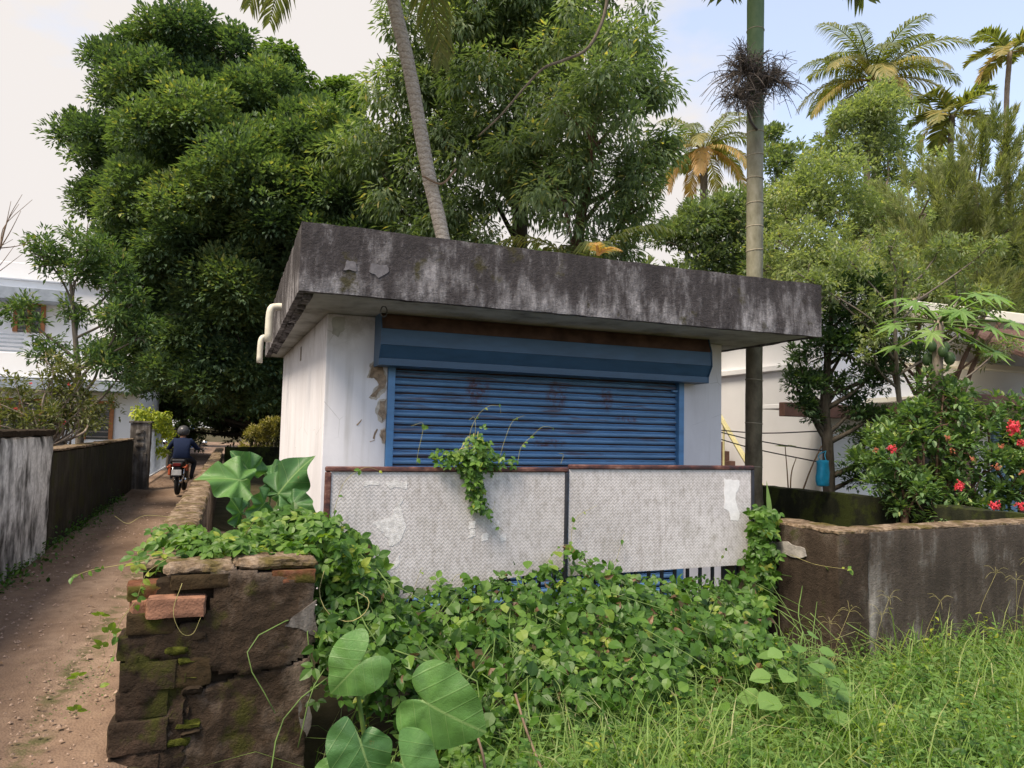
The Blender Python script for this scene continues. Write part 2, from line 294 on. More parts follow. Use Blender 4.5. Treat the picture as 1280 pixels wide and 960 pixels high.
MAT['lf_hedge'] = leafmat('leaf_flower_hedge', [(0.0, (0.066, 0.133, 0.056)), (0.75, (0.175, 0.275, 0.110)), (1.0, (0.420, 0.483, 0.175))], 0.36, 0.42)
MAT['lf_yellow'] = leafmat('leaf_yellow_creeper', [(0.0, (0.12, 0.19, 0.02)), (1.0, (0.42, 0.45, 0.05))], 0.4)
MAT['lf_ysh'] = leafmat('leaf_variegated', [(0.0, (0.07, 0.09, 0.03)), (1.0, (0.42, 0.36, 0.12))], 0.3)
MAT['lf_vine'] = leafmat('leaf_vine', [(0.0, (0.026, 0.067, 0.010)), (0.55, (0.071, 0.157, 0.024)), (0.85, (0.128, 0.227, 0.037)), (1.0, (0.281, 0.315, 0.041))], 0.36, 0.45)
MAT['lf_grass'] = leafmat('leaf_grass', [(0.0, (0.123, 0.206, 0.045)), (0.7, (0.238, 0.353, 0.100)), (1.0, (0.467, 0.434, 0.251))], 0.48)
MAT['lf_weed'] = leafmat('leaf_weed', [(0.0, (0.093, 0.192, 0.041)), (0.8, (0.197, 0.324, 0.098)), (1.0, (0.331, 0.405, 0.149))], 0.44)
MAT['lf_palm'] = leafmat('leaf_palm', [(0.0, (0.060, 0.085, 0.034)), (0.4, (0.150, 0.175, 0.070)), (0.75, (0.34, 0.28, 0.10)), (1.0, (0.56, 0.36, 0.16))], 0.42, 0.45)
MAT['lf_dryinf'] = leafmat('dry_inflorescence', [(0.0, (0.055, 0.045, 0.040)), (1.0, (0.14, 0.115, 0.10))], 0.1)
MAT['petal_red'] = leafmat('petal_red', [(0.0, (0.48, 0.030, 0.055)), (1.0, (0.78, 0.095, 0.13))], 0.3)
MAT['petal_faded'] = leafmat('petal_faded', [(0.0, (0.36, 0.10, 0.055)), (1.0, (0.50, 0.20, 0.12))], 0.3)
MAT['lf_dead'] = leafmat('leaf_dead', [(0.0, (0.075, 0.042, 0.024)), (1.0, (0.26, 0.16, 0.085))], 0.1)
# taro leaf with veins drawn by leaf-plane coordinates
def taro(name, base):
    q = NT(name, 0.45, 0.4)
    a = q.n('ShaderNodeAttribute'); a.attribute_name = 'leafuv'; x = q.xyz(a.outputs['Vector'])
    ax = q.math('ABSOLUTE', x[0]); ph = q.math('SUBTRACT', x[1], q.math('MULTIPLY', ax, 0.75))
    sv = q.math('ABSOLUTE', q.math('SINE', q.math('MULTIPLY', ph, 11.0)))
    vein = q.mix(1.0, q.ramp(ax, [(0.010, 1.0), (0.026, 0.0)]), q.ramp(sv, [(0.015, 0.8), (0.07, 0.0)]), 'LIGHTEN')
    n = q.noise(14, None, 5)
    c = q.ramp(n, [(0.3, tuple(k * 0.75 for k in base)), (0.7, tuple(k * 1.2 for k in base))])
    c = q.mix(q.math('MULTIPLY', vein, 0.55), c, (0.27, 0.38, 0.15))
    c = q.mix(q.ramp(q.noise(9, q.mp(q.pos, (1, 1, 1), (1, 2, 3)), 7, 0.75), [(0.66, 0.0), (0.70, 0.85)]), c, (0.20, 0.13, 0.05)); q.col(c)
    fv = q.vor(60, None, 'DISTANCE_TO_EDGE'); q.bump(q.math('ADD', q.math('MULTIPLY', q.ramp(sv, [(0.0, 0.0), (0.22, 1.0)]), 0.8), q.math('ADD', q.math('MULTIPLY', n, 1.6), q.math('MULTIPLY', q.ramp(fv, [(0.0, 0.0), (0.12, 1.0)]), 0.25))), 0.25, 0.010)
    tr = q.n('ShaderNodeBsdfTranslucent'); q.l(q.mix(1.0, c, (1.4, 1.5, 0.4), 'MULTIPLY'), tr.inputs['Color'])
    ms = q.n('ShaderNodeMixShader'); ms.inputs[0].default_value = 0.3
    q.l(q.b.outputs[0], ms.inputs[1]); q.l(tr.outputs[0], ms.inputs[2]); q.l(ms.outputs[0], q.out.inputs['Surface'])
    return q.m
MAT['taro'] = taro('taro_leaf', (0.105, 0.225, 0.058)); MAT['taro_dark'] = taro('taro_leaf_dark', (0.062, 0.155, 0.046))

# ------------------------------------------------------------------ object helpers
ORG = {}
def tag(o, label=None, cat=None, group=None, kind=None):
    if label: o['label'] = label
    if cat: o['category'] = cat
    if group: o['group'] = group
    if kind: o['kind'] = kind
    return o
def thing(name, label, cat, loc=(0, 0, 0), rz=0.0, group=None, local=False):
    o = bpy.data.objects.new(name, None); col.objects.link(o); o.location = loc; o.rotation_euler = (0, 0, rz)
    o.empty_display_size = 0.1
    ORG[o.name] = np.zeros(3) if local else np.array(loc, float)
    return tag(o, label, cat, group)
def mk(name, V, F, mat, parent=None, origin=None, smooth=False, tint=None, vec=None):
    """one mesh object; V in world coordinates (or local ones under a local thing)"""
    V = np.asarray(V, float).reshape(-1, 3)
    org = ORG[parent.name] if parent is not None else np.array(origin if origin is not None else (0, 0, 0), float)
    me = bpy.data.meshes.new(name); V2 = (V - org)
    if isinstance(F, RoughFaces): smooth = 'angle'
    if isinstance(F, np.ndarray):
        k = F.shape[1]; m = len(F); tot = np.full(m, k); idx = F.ravel()
    else:
        tot = np.array([len(f) for f in F]); idx = np.array([i for f in F for i in f]); m = len(F)
    me.vertices.add(len(V)); me.vertices.foreach_set('co', V2.astype(np.float32).ravel())
    me.loops.add(len(idx)); me.loops.foreach_set('vertex_index', idx.astype(np.int32))
    me.polygons.add(m); st = np.zeros(m, np.int32); st[1:] = np.cumsum(tot)[:-1]; me.polygons.foreach_set('loop_start', st)
    me.polygons.foreach_set('use_smooth', np.full(m, bool(smooth)))
    me.update(calc_edges=True)
    if smooth == 'angle': me.set_sharp_from_angle(angle=R(48))
    if tint is not None:
        a = me.attributes.new('tint', 'FLOAT', 'POINT'); a.data.foreach_set('value', np.asarray(tint, np.float32))
    if vec is not None:
        a = me.attributes.new('leafuv', 'FLOAT_VECTOR', 'POINT'); a.data.foreach_set('vector', np.asarray(vec, np.float32).ravel())
    me.materials.append(MAT[mat] if isinstance(mat, str) else mat)
    o = bpy.data.objects.new(name, me); col.objects.link(o)
    if parent is not None:
        o.parent = parent; ORG[o.name] = org
    else:
        o.location = org; ORG[o.name] = org
    return o
BOXF = [(0, 3, 2, 1), (4, 5, 6, 7), (0, 1, 5, 4), (1, 2, 6, 5), (2, 3, 7, 6), (3, 0, 4, 7)]
def boxv(x0, x1, y0, y1, z0, z1):
    return np.array([(x0, y0, z0), (x1, y0, z0), (x1, y1, z0), (x0, y1, z0), (x0, y0, z1), (x1, y0, z1), (x1, y1, z1), (x0, y1, z1)], float)
def bevel(o, w=0.01, seg=2):
    m = o.modifiers.new('bevel', 'BEVEL'); m.width = w; m.segments = seg; m.limit_method = 'ANGLE'; return o
def box(name, b, mat, parent=None, bev=0.008, origin=None):
    o = mk(name, boxv(*b), BOXF, mat, parent, origin)
    if bev: bevel(o, bev)
    return o
class MB:
    """collects shapes of ONE mesh"""
    def __init__(s): s.V = []; s.F = []; s.n = 0; s.T = []
    def add(s, V, F, tint=0.5):
        V = np.asarray(V, float); s.V.append(V)
        s.F += [tuple(i + s.n for i in f) for f in F]; s.n += len(V); s.T.append(np.full(len(V), tint))
    def box(s, *b): s.add(boxv(*b), BOXF)
    def tube(s, pts, rad, seg=7, caps=True, tint=0.5):
        V, F = tube(pts, rad, seg, caps); s.add(V, F, tint)
    def build(s, name, mat, parent=None, smooth=False, origin=None, tint=False):
        return mk(name, np.concatenate(s.V), s.F, mat, parent, origin, smooth, np.concatenate(s.T) if tint else None)
def tube(pts, rad, seg=7, caps=True):
    P = np.asarray(pts, float); n = len(P); rad = np.broadcast_to(np.asarray(rad, float), (n,))
    V = []; ref = None
    for i in range(n):
        t = P[min(i + 1, n - 1)] - P[max(i - 1, 0)]; t = t / (np.linalg.norm(t) + 1e-9)
        if ref is None: ref = np.array((1, 0, 0.)) if abs(t[0]) < 0.8 else np.array((0, 1, 0.))
        a = ref - t * (ref @ t); a /= np.linalg.norm(a) + 1e-9; b = np.cross(t, a); ref = a
        for k in range(seg):
            an = 2 * math.pi * k / seg; V.append(P[i] + rad[i] * (a * math.cos(an) + b * math.sin(an)))
    F = []
    for i in range(n - 1):
        for k in range(seg):
            k2 = (k + 1) % seg; F.append((i * seg + k, i * seg + k2, (i + 1) * seg + k2, (i + 1) * seg + k))
    if caps: F.append(tuple(range(seg))[::-1]); F.append(tuple((n - 1) * seg + k for k in range(seg)))
    return np.array(V), F
def curve(pts, n=24):
    """Catmull-Rom through points"""
    P = np.asarray(pts, float); P = np.vstack([2 * P[0] - P[1], P, 2 * P[-1] - P[-2]]); out = []
    m = len(P) - 3
    for i in range(n):
        u = i / (n - 1) * m; k = min(int(u), m - 1); t = u - k; a, b, c, d = P[k:k + 4]
        out.append(0.5 * ((2 * b) + (-a + c) * t + (2 * a - 5 * b + 4 * c - d) * t * t + (-a + 3 * b - 3 * c + d) * t ** 3))
    return np.array(out)
def prism(poly, axis, lo, hi):
    """extrude a 2D outline along axis 'y' (poly is x,z), 'x' (poly is y,z) or 'z' (poly is x,y)"""
    n = len(poly); V = []
    for a in (lo, hi):
        for (u, v) in poly: V.append({'y': (u, a, v), 'x': (a, u, v), 'z': (u, v, a)}[axis])
    F = [tuple(range(n)), tuple(range(2 * n - 1, n - 1, -1))] + [(i, n + i, n + (i + 1) % n, (i + 1) % n) for i in range(n)]
    return np.array(V, float), [f[::-1] for f in F]
def ragged(poly, amp, it=2, seed=0):
    r = random.Random(seed); P = list(poly)
    for k in range(it):
        Q = []
        for i in range(len(P)):
            a = P[i]; b = P[(i + 1) % len(P)]; Q.append(a); L = math.hypot(b[0] - a[0], b[1] - a[1])
            Q.append(((a[0] + b[0]) / 2 + r.uniform(-1, 1) * amp * L, (a[1] + b[1]) / 2 + r.uniform(-1, 1) * amp * L))
        P = Q
    return P
class RoughFaces(list): pass
def skin_patch(poly, y0, y1, res=.016, amp=.012, seed=0):
    """lumpy plaster skin with a broken outline, facing -y"""
    xs = [p[0] for p in poly]; zs = [p[1] for p in poly]; nx = int((max(xs) - min(xs)) / res) + 2; nz = int((max(zs) - min(zs)) / res) + 2
    def ins(x, z):
        c = False; j = len(poly) - 1
        for i in range(len(poly)):
            a, b = poly[i], poly[j]
            if (a[1] > z) != (b[1] > z) and x < (b[0] - a[0]) * (z - a[1]) / (b[1] - a[1]) + a[0]: c = not c
            j = i
        return c
    cell = {(i, k): ins(min(xs) + (i + .5) * res, min(zs) + (k + .5) * res) for i in range(nx) for k in range(nz)}
    V, F, ix = [], RoughFaces(), {}
    def gv(i, k, back):
        if (i, k, back) not in ix:
            x = min(xs) + i * res; z = min(zs) + k * res; p = Vector((x, seed * 2.3, z)); e = [cell.get(c, False) for c in ((i, k), (i - 1, k), (i, k - 1), (i - 1, k - 1))]
            d = mnoise.noise(p * 6) * amp + mnoise.noise(p * 19) * amp * .6 + mnoise.noise(p * 45) * amp * .25; j = mnoise.noise_vector(p * 23) * res * .45
            y = y1 if back else y0 + d + (0.008 if not all(e) else 0); ix[(i, k, back)] = len(V); V.append((x + j.x, y, z + j.z))
        return ix[(i, k, back)]
    for (i, k), on in cell.items():
        if not on: continue
        F.append((gv(i, k, 0), gv(i + 1, k, 0), gv(i + 1, k + 1, 0), gv(i, k + 1, 0)))
        for (di, dk, a, b) in ((0, -1, (i, k), (i + 1, k)), (1, 0, (i + 1, k), (i + 1, k + 1)), (0, 1, (i + 1, k + 1), (i, k + 1)), (-1, 0, (i, k + 1), (i, k))):
            if not cell.get((i + di, k + dk), False): F.append((gv(*b, 0), gv(*a, 0), gv(*a, 1), gv(*b, 1)))
    return np.array(V), F
def rough_box(x0, x1, y0, y1, z0, z1, res=0.08, amp=0.012, seed=0, warp=None, scale=3.0):
    """old masonry block: subdivided box with an uneven skin and worn edges"""
    bm = bmesh.new(); L = (x1 - x0, y1 - y0, z1 - z0); nn = [max(1, min(160, int(round(l / res)))) for l in L]
    vd = {}
    def gv(i, j, k):
        key = (i, j, k)
        if key not in vd:
            p = Vector((x0 + L[0] * i / nn[0], y0 + L[1] * j / nn[1], z0 + L[2] * k / nn[2]))
            c = Vector(((x0 + x1) / 2, (y0 + y1) / 2, (z0 + z1) / 2)); d = Vector((seed * 3.1, seed * 1.7, 0))
            nv = mnoise.noise_vector(p * scale + d) * amp + mnoise.noise_vector(p * scale * 5 + d) * amp * 0.5
            e = sum((i in (0, nn[0]), j in (0, nn[1]), k in (0, nn[2])))
            q2 = p + nv
            if e >= 2:
                dr = Vector([(-1 if a == 0 else 1 if a == b else 0) for a, b in zip((i, j, k), nn)])
                q2 -= dr * amp * (0.9 + 1.2 * mnoise.noise(p * 6 + d))
            if warp: q2 = Vector(warp(q2))
            vd[key] = bm.verts.new(q2)
        return vd[key]
    a, b, c = nn
    for i in range(a):
        for j in range(b):
            bm.faces.new((gv(i, j, 0), gv(i, j + 1, 0), gv(i + 1, j + 1, 0), gv(i + 1, j, 0))); bm.faces.new((gv(i, j, c), gv(i + 1, j, c), gv(i + 1, j + 1, c), gv(i, j + 1, c)))
    for i in range(a):
        for k in range(c):
            bm.faces.new((gv(i, 0, k), gv(i + 1, 0, k), gv(i + 1, 0, k + 1), gv(i, 0, k + 1))); bm.faces.new((gv(i, b, k), gv(i, b, k + 1), gv(i + 1, b, k + 1), gv(i + 1, b, k)))
    for j in range(b):
        for k in range(c):
            bm.faces.new((gv(0, j, k), gv(0, j, k + 1), gv(0, j + 1, k + 1), gv(0, j + 1, k))); bm.faces.new((gv(a, j, k), gv(a, j + 1, k), gv(a, j + 1, k + 1), gv(a, j, k + 1)))
    bm.verts.index_update()
    V = np.array([v.co for v in bm.verts]); F = RoughFaces(tuple(v.index for v in f.verts) for f in bm.faces); bm.free()
    return V, F

# ------------------------------------------------------------------ leaf helpers
def nrm(a): return a / (np.linalg.norm(a, axis=-1, keepdims=True) + 1e-9)
def T_diamond(w=0.4, f=0.10): return np.array([(0, 0, 0), (w / 2, 0.45, f), (0, 1, -0.08), (-w / 2, 0.45, f)]), np.array([(0, 1, 2), (0, 2, 3)])
def T_oval(w=0.6, f=0.06, d=0.12):
    return (np.array([(0, 0, 0), (0, 0.45, -0.01), (0, 1, -d), (w * 0.45, 0.22, f), (w * 0.5, 0.5, f), (w * 0.3, 0.78, f - d * .5), (-w * 0.45, 0.22, f), (-w * 0.5, 0.5, f), (-w * 0.3, 0.78, f - d * .5)]),
            np.array([(0, 3, 1), (3, 4, 1), (4, 5, 1), (5, 2, 1), (0, 1, 6), (6, 1, 7), (7, 1, 8), (8, 1, 2)]))
def T_strap(w=0.14, bend=0.2): return np.array([(0, 0, 0), (w / 2, 0.35, 0.0), (-w / 2, 0.35, 0.0), (w * .4, 0.7, -bend * .4), (-w * .4, 0.7, -bend * .4), (0, 1, -bend)]), np.array([(0, 1, 2, 2), (2, 1, 3, 4), (4, 3, 5, 5)])
def scatter(T, pos, d, up, s):
    tv, tf = T; n = len(pos); y = nrm(d); z = up - y * np.sum(up * y, -1, keepdims=True); z = nrm(z); x = np.cross(y, z)
    s = np.broadcast_to(np.asarray(s, float), (n,))[:, None, None]
    V = pos[:, None, :] + s * (x[:, None, :] * tv[None, :, 0:1] + y[:, None, :] * tv[None, :, 1:2] + z[:, None, :] * tv[None, :, 2:3])
    F = (tf[None] + (np.arange(n) * len(tv))[:, None, None]).reshape(-1, tf.shape[1])
    return V.reshape(-1, 3), F
def foliage(name, mat, parent, T, pos, d, up, s, tint, stuff=False, origin=None):
    if T[1].shape[1] == 4:      # strap template carries triangles as degenerate quads
        tri = []
        for f in T[1]:
            tri.append(f[:3]);
            if f[2] != f[3]: tri.append((f[0], f[2], f[3]))
        T = (T[0], np.array(tri))
    V, F = scatter(T, pos, d, up, s)
    o = mk(name, V, F, mat, parent, origin, False, np.repeat(np.clip(tint, 0, 1), len(T[0])))
    if stuff: o['kind'] = 'stuff'
    return o
def rdir(n): return nrm(rng.normal(size=(n, 3)))
UP = np.array((0, 0, 1.0))
def crown_points(lobes, dens, sub=7, subr=0.45, flat=0.85, fill=0.35, vary=0.18):
    """twig tips spread over clumps that sit on the lobes; returns tip, outward direction, clump tint"""
    P, O, C = [], [], []
    for (x, y, z, r) in lobes:
        c = np.array((x, y, z)); k = max(4, int(sub * (0.6 + r * 0.5)))
        sc = c + rdir(k) * r * rng.uniform(0.40, 1.0, (k, 1)) * np.array((1, 1, flat)); sr = r * subr * rng.uniform(0.55, 1.4, k)
        cents = np.vstack([sc, c[None]]); rad = np.append(sr, r * 0.55); sh = rng.uniform(-vary, vary, len(rad))
        for cc, rr, tt in zip(cents, rad, sh):
            n = max(6, int(dens * 4 * math.pi * rr * rr)); dd = rdir(n); dd[:, 2] = np.where(dd[:, 2] < -0.5, -dd[:, 2], dd[:, 2])
            wob = 1 + 0.22 * np.sin(dd[:, 0] * 5 + tt * 40) * np.cos(dd[:, 1] * 4 + tt * 21)
            rr2 = rr * wob * np.where(rng.random(n) < fill, rng.uniform(0.3, 0.9, n), rng.uniform(0.88, 1.12, n))
            P.append(cc + dd * rr2[:, None] * np.array((1, 1, 0.85))); O.append(dd); C.append(np.full(n, tt))
    return np.concatenate(P), np.concatenate(O), np.concatenate(C)
def limbs(m, base, path_r, lobes, twig=0.02, sub=3):
    """trunk path then a limb to every lobe"""
    pts, rad = path_r; P = curve(pts, 22); rr = np.interp(np.linspace(0, 1, 22), np.linspace(0, 1, len(rad)), rad)
    rr = rr * (1 + 0.05 * np.sin(np.arange(22) * 1.7)); m.tube(P, rr, 10)
    for (x, y, z, r) in lobes:
        t = np.array((x, y, z)); h = np.clip(z - r * 1.2 - abs(x - P[0][0]) * 0.35, P[0][2] + 0.3 * (P[-1][2] - P[0][2]), P[-1][2])
        i = int(np.argmin(abs(P[:, 2] - h))); a = P[i]; L = np.linalg.norm(t - a)
        mid = (a + t) / 2 + np.array((rng.normal() * 0.07 * L, rng.normal() * 0.07 * L, -0.04 * L))
        tw = min(twig, r * 0.022 + 0.003); r0 = max(tw, min(rr[i] * 0.6, 0.03 + L * 0.016)); m.tube(curve([a, mid, t], 9), np.linspace(r0, tw, 9), 6)
        for k in range(sub):
            e = t + rdir(1)[0] * r * 0.85; m.tube(curve([t * 0.8 + mid * 0.2, (t + e) / 2 + rdir(1)[0] * r * .1, e], 5), np.linspace(tw, tw * 0.35, 5), 5)
def tree(name, label, lobes, trunk, leaf, barkm, dens, per, size, T, mode='rosette', group=None, jit=0.5, **kw):
    base = trunk[0][0]; root = thing(name, label, 'tree' if 'shrub' not in name and 'hedge' not in name else 'shrub', tuple(base), group=group)
    m = MB(); limbs(m, base, trunk, lobes); m.build('trunk', barkm, root, True)
    P, O, C = crown_points(lobes, dens, **kw); n = len(P)
    P2 = np.repeat(P, per, 0); O2 = np.repeat(O, per, 0); C2 = np.repeat(C, per); N = len(P2); rv = rdir(N)
    if mode == 'rosette': d = nrm(O2 * 0.8 + rv * 0.85 + UP * 0.15); up = nrm(UP + rv * 0.35 + O2 * 0.4); off = rv * size * jit
    elif mode == 'droop': d = nrm(O2 * 0.6 + rv * 0.75 - UP * 0.75); up = nrm(O2 + rv * 0.5 + UP * 0.4); off = rv * size * jit
    elif mode == 'spread': d = nrm(O2 * 0.5 + rv * 0.8 - UP * 0.1); up = nrm(UP + rv * 0.6); off = rv * size * jit
    else: d = nrm(O2 * 0.45 + rv * 0.45 + UP * 0.8); up = nrm(O2 + rv); off = rv * size * jit
    tn = 0.42 + C2 + rng.normal(0, 0.16, N) + 0.12 * O2[:, 2]
    tn = np.where(rng.random(N) < 0.015, 1.0, tn)
    foliage('crown', leaf, root, T, P2 + off, d, up, size * rng.uniform(0.65, 1.2, N), tn)
    return root

# ================================================================== SETTING: ground and lane
def sst(a, b, x): t = np.clip((x - a) / (b - a), 0, 1); return t * t * (3 - 2 * t)
def ground_h(X, Y):
    X = np.asarray(X, float); Y = np.asarray(Y, float)
    w = sst(-0.30, 0.25, X) * (1 - sst(12.5, 13.5, Y)) * sst(0.2, 1.6, Y + X * 0.2) * (1 - sst(7.3, 8.3, X) * sst(4.6, 5.5, Y))
    return -0.03 - 0.27 * w + 0.02 * np.sin(X * 3.1 + Y) * w
gx = np.concatenate([np.linspace(-600, -14, 9), np.arange(-12, 14.01, 0.22), np.linspace(17, 600, 10)])
gy = np.concatenate([np.linspace(-300, -4, 7), np.arange(-3, 12.01, 0.22), np.linspace(13, 60, 20), np.linspace(80, 1200, 9)])
GX, GY = np.meshgrid(gx, gy); gz = ground_h(GX, GY)
def gridmesh(GX, GY, GZ):
    a, b = GX.shape; V = np.stack([GX.ravel(), GY.ravel(), GZ.ravel()], 1); i = np.arange(a * b).reshape(a, b)
    return V, np.stack([i[:-1, :-1].ravel(), i[:-1, 1:].ravel(), i[1:, 1:].ravel(), i[1:, :-1].ravel()], 1)
V, F = gridmesh(GX, GY, gz); tag(mk('ground', V, F, 'soil', smooth=True), kind='structure')
lx = np.linspace(0, 1, 30); ly = np.concatenate([np.arange(-4, 16, 0.12), np.linspace(16, 80, 90)])
LX, LY = np.meshgrid(lx, ly)
x0 = -2.02 - 0.012 * np.clip(LY, 0, 40); x1 = np.where(LY < 3.9, 0.25 - 0.62 * sst(1.5, 3.7, LY), -0.37) + 3.2 * sst(26, 40, LY)
LXX = x0 + (x1 - x0) * LX
lz = np.array([[0.018 * mnoise.noise(Vector((x * 1.3, y * 0.6, 0))) + 0.011 * mnoise.noise(Vector((x * 5, y * 4, 3))) for x, y in zip(rx, ry)] for rx, ry in zip(LXX, LY)])
lz += 0.004 - 0.022 * np.exp(-((LX - 0.33) / 0.1) ** 2) - 0.02 * np.exp(-((LX - 0.74) / 0.1) ** 2) - 0.03 * (LX > 0.985)
V, F = gridmesh(LXX, LY, lz); tag(mk('lane', V, F, 'lane', smooth=True), kind='structure')

# ================================================================== SHOP BUILDING
shop = thing('shop_building', 'small white flat-roofed shop with weathered concrete eaves and closed blue shutter', 'building', (0.85, 7.28, -0.3))
YF = 7.28; YB = 11.9
def shop_wall():
    # front wall as pieces round the shutter opening, left side wall slightly out of square, right and back
    box('front_wall', (0.85, 1.47, YF, YF + 0.2, -0.35, 2.70), 'white', shop, 0.006)
    box('front_wall', (5.03, 5.59, YF, YF + 0.2, -0.35, 2.70), 'white', shop, 0.006)
    box('lintel', (1.472, 5.028, YF + 0.004, YF + 0.2, 2.26, 2.70), 'white', shop, 0)
    def wl(p): return p
    V = boxv(0.85, 1.05, YF + 0.201, YB, -0.35, 2.70); V[V[:, 1] > 8, 0] -= 0.10
    mk('side_wall', V, BOXF, 'white', shop)
    box('side_wall', (5.39, 5.59, YF + 0.201, YB, -0.35, 2.70), 'white', shop, 0)
    box('back_wall', (0.75, 5.59, YB + 0.001, YB + 0.2, -0.35, 2.70), 'white', shop, 0)
shop_wall()
# roof: soffit slab with an upstand all round
m = MB(); m.box(0.56, 6.04, 6.22, 12.3, 2.705, 2.80); m.build('roof_slab', 'soffit', shop)
fas = []
def wob(p): return (p[0], p[1], p[2])
V, F = rough_box(0.47, 6.07, 6.145, 6.225, 2.69, 3.285, 0.055, 0.0055, 1, None, 2.5); mk('fascia', V, F, 'fascia', shop, smooth=False)
V, F = rough_box(0.47, 0.555, 6.227, 12.3, 2.69, 3.283, 0.07, 0.006, 2, None, 2.5); mk('fascia', V, F, 'fascia', shop)
V, F = rough_box(5.985, 6.07, 6.227, 12.3, 2.69, 3.283, 0.07, 0.006, 3, None, 2.5); mk('fascia', V, F, 'fascia', shop)
V, F = rough_box(0.557, 5.983, 12.2, 12.3, 2.802, 3.283, 0.1, 0.006, 4); mk('fascia', V, F, 'fascia', shop)
# flaked plaster edge under the left fascia
for k in range(26):
    y = 6.3 + k * 0.2 + random.uniform(-.05, .05)
    P = ragged([(0.53, 2.672 + random.uniform(0, .01)), (0.60, 2.668), (0.61, 2.703), (0.53, 2.703)], 0.15, 1, k); V, F = prism(P, 'y', y, y + random.uniform(0.08, 0.17)); mk('drip_edge', V, F, 'fascia', shop)
# plaster flakes on the fascia: two bared pale patches near the corner and a small tuft of moss
for pts, s in (([(0.83, 2.90), (0.94, 2.90), (0.93, 2.98), (0.86, 2.99)], 1), ([(1.05, 2.905), (1.13, 2.86), (1.22, 2.93), (1.20, 2.985), (1.06, 2.98)], 2)):
    V, F = prism(ragged(pts, 0.12, 2, s), 'y', 6.138, 6.146); mk('pale_flake', V, F, 'flake', shop)
# gaps in the front-wall plaster
for pts, s in (([(1.30, 2.20), (1.40, 2.24), (1.45, 2.10), (1.44, 1.98), (1.36, 1.88), (1.30, 1.90), (1.38, 2.02), (1.33, 2.08), (1.28, 2.08)], 3),
               ([(1.40, 1.85), (1.46, 1.86), (1.465, 1.68), (1.43, 1.64), (1.38, 1.72)], 4), ([(1.42, 1.55), (1.463, 1.57), (1.463, 1.42), (1.435, 1.45)], 5),
               ([(0.90, 2.66), (1.02, 2.67), (1.02, 2.55), (0.96, 2.47), (0.90, 2.5)], 6)):
    V, F = prism(ragged(pts, 0.14, 2, s), 'y', YF - 0.004 - 0.001 * s, YF + 0.002); mk('bared_plaster', V, F, 'scar' if s < 6 else 'soffit', shop)
    if s < 6:
        cx_ = sum(p[0] for p in pts) / len(pts); cz_ = sum(p[1] for p in pts) / len(pts); V, F = prism(ragged([(min(1.466, cx_ + (p[0] - cx_) * 1.28), cz_ + (p[1] - cz_) * 1.15) for p in pts], 0.16, 3, s + 40), 'y', YF - 0.0025, YF + 0.002); mk('worn_paint', V, F, 'worn', shop)
for pts, s in (([(1.17, 1.60), (1.22, 1.66), (1.225, 1.65), (1.185, 1.595)], 7), ([(1.34, 1.47), (1.38, 1.57), (1.39, 1.56), (1.36, 1.46)], 8), ([(1.31, 1.44), (1.36, 1.455), (1.36, 1.448), (1.315, 1.432)], 9)):
    V, F = prism(ragged(pts, 0.1, 1, s), 'y', YF - 0.003, YF + 0.002); mk('paint_chip', V, F, 'scar', shop)
# rolling shutter
shut = mk('shutter_curtain', boxv(1.49, 5.01, YF + 0.075, YF + 0.085, -0.35, 2.28), BOXF, 'rust_box', shop)
prof = [(0.0, 0.0), (-0.016, 0.002), (-0.030, 0.012), (-0.034, 0.025), (-0.030, 0.038), (-0.014, 0.047), (-0.006, 0.050), (-0.012, 0.054), (-0.015, 0.059), (-0.010, 0.066), (0.004, 0.069), (0.010, 0.069), (0.010, 0.0)]
nsl = 32; slat_me = None
for i in range(nsl):
    z = -0.348 + i * 0.082
    if slat_me is None:
        V, F = prism([(YF + 0.06 + a, z + b) for a, b in prof], 'x', 1.49, 5.01)
        s = mk('slat', V, F, 'blue_slat', shut); slat_me = s.data
    else:
        s = bpy.data.objects.new('slat', slat_me); col.objects.link(s); s.parent = shut; s.location = (0, random.uniform(-.001, .001), i * 0.082)
for xa, xb in ((1.471, 1.545), (4.957, 5.029)):
    box('guide_rail', (xa, xb, YF - 0.03, YF + 0.055, -0.35, 2.23), 'blue_rail', shop, 0.004)
box('latch', (4.88, 4.956, YF - 0.01, YF + 0.03, 2.085, 2.11), 'blue_rail', shop, 0.003)
# shutter box: rusted top sheet, blue face, slanted underside, lip
bx0, bx1 = 1.325, 5.19
def strip(name, a, b, mat, th=0.012):
    V, F = prism([a, b, (b[0] + th, b[1]), (a[0] + th, a[1])], 'x', bx0, bx1); mk(name, V, F, mat, sbox)
core = [(7.27, 2.70), (7.02, 2.70), (6.965, 2.545), (6.955, 2.39), (7.03, 2.262), (7.035, 2.195), (7.27, 2.195)]
V, F = prism(core, 'x', bx0 + 0.01, bx1 - 0.01); sbox = mk('shutter_box', V, F, 'blue_box', shop)
strip('cover_sheet', (7.005, 2.698), (6.950, 2.550), 'rust_box'); strip('cover_sheet', (6.950, 2.547), (6.940, 2.390), 'blue_box')
strip('cover_sheet', (6.940, 2.387), (7.012, 2.266), 'blue_box'); strip('lip', (7.005, 2.263), (7.005, 2.195), 'blue_box')
for xa in (bx0 - 0.004, bx1 - 0.006):
    V, F = prism([(7.275, 2.704), (6.995, 2.704), (6.94, 2.55), (6.93, 2.385), (7.0, 2.26), (7.0, 2.19), (7.275, 2.19)], 'x', xa, xa + 0.012); mk('end_plate', V, F, 'blue_box', sbox)
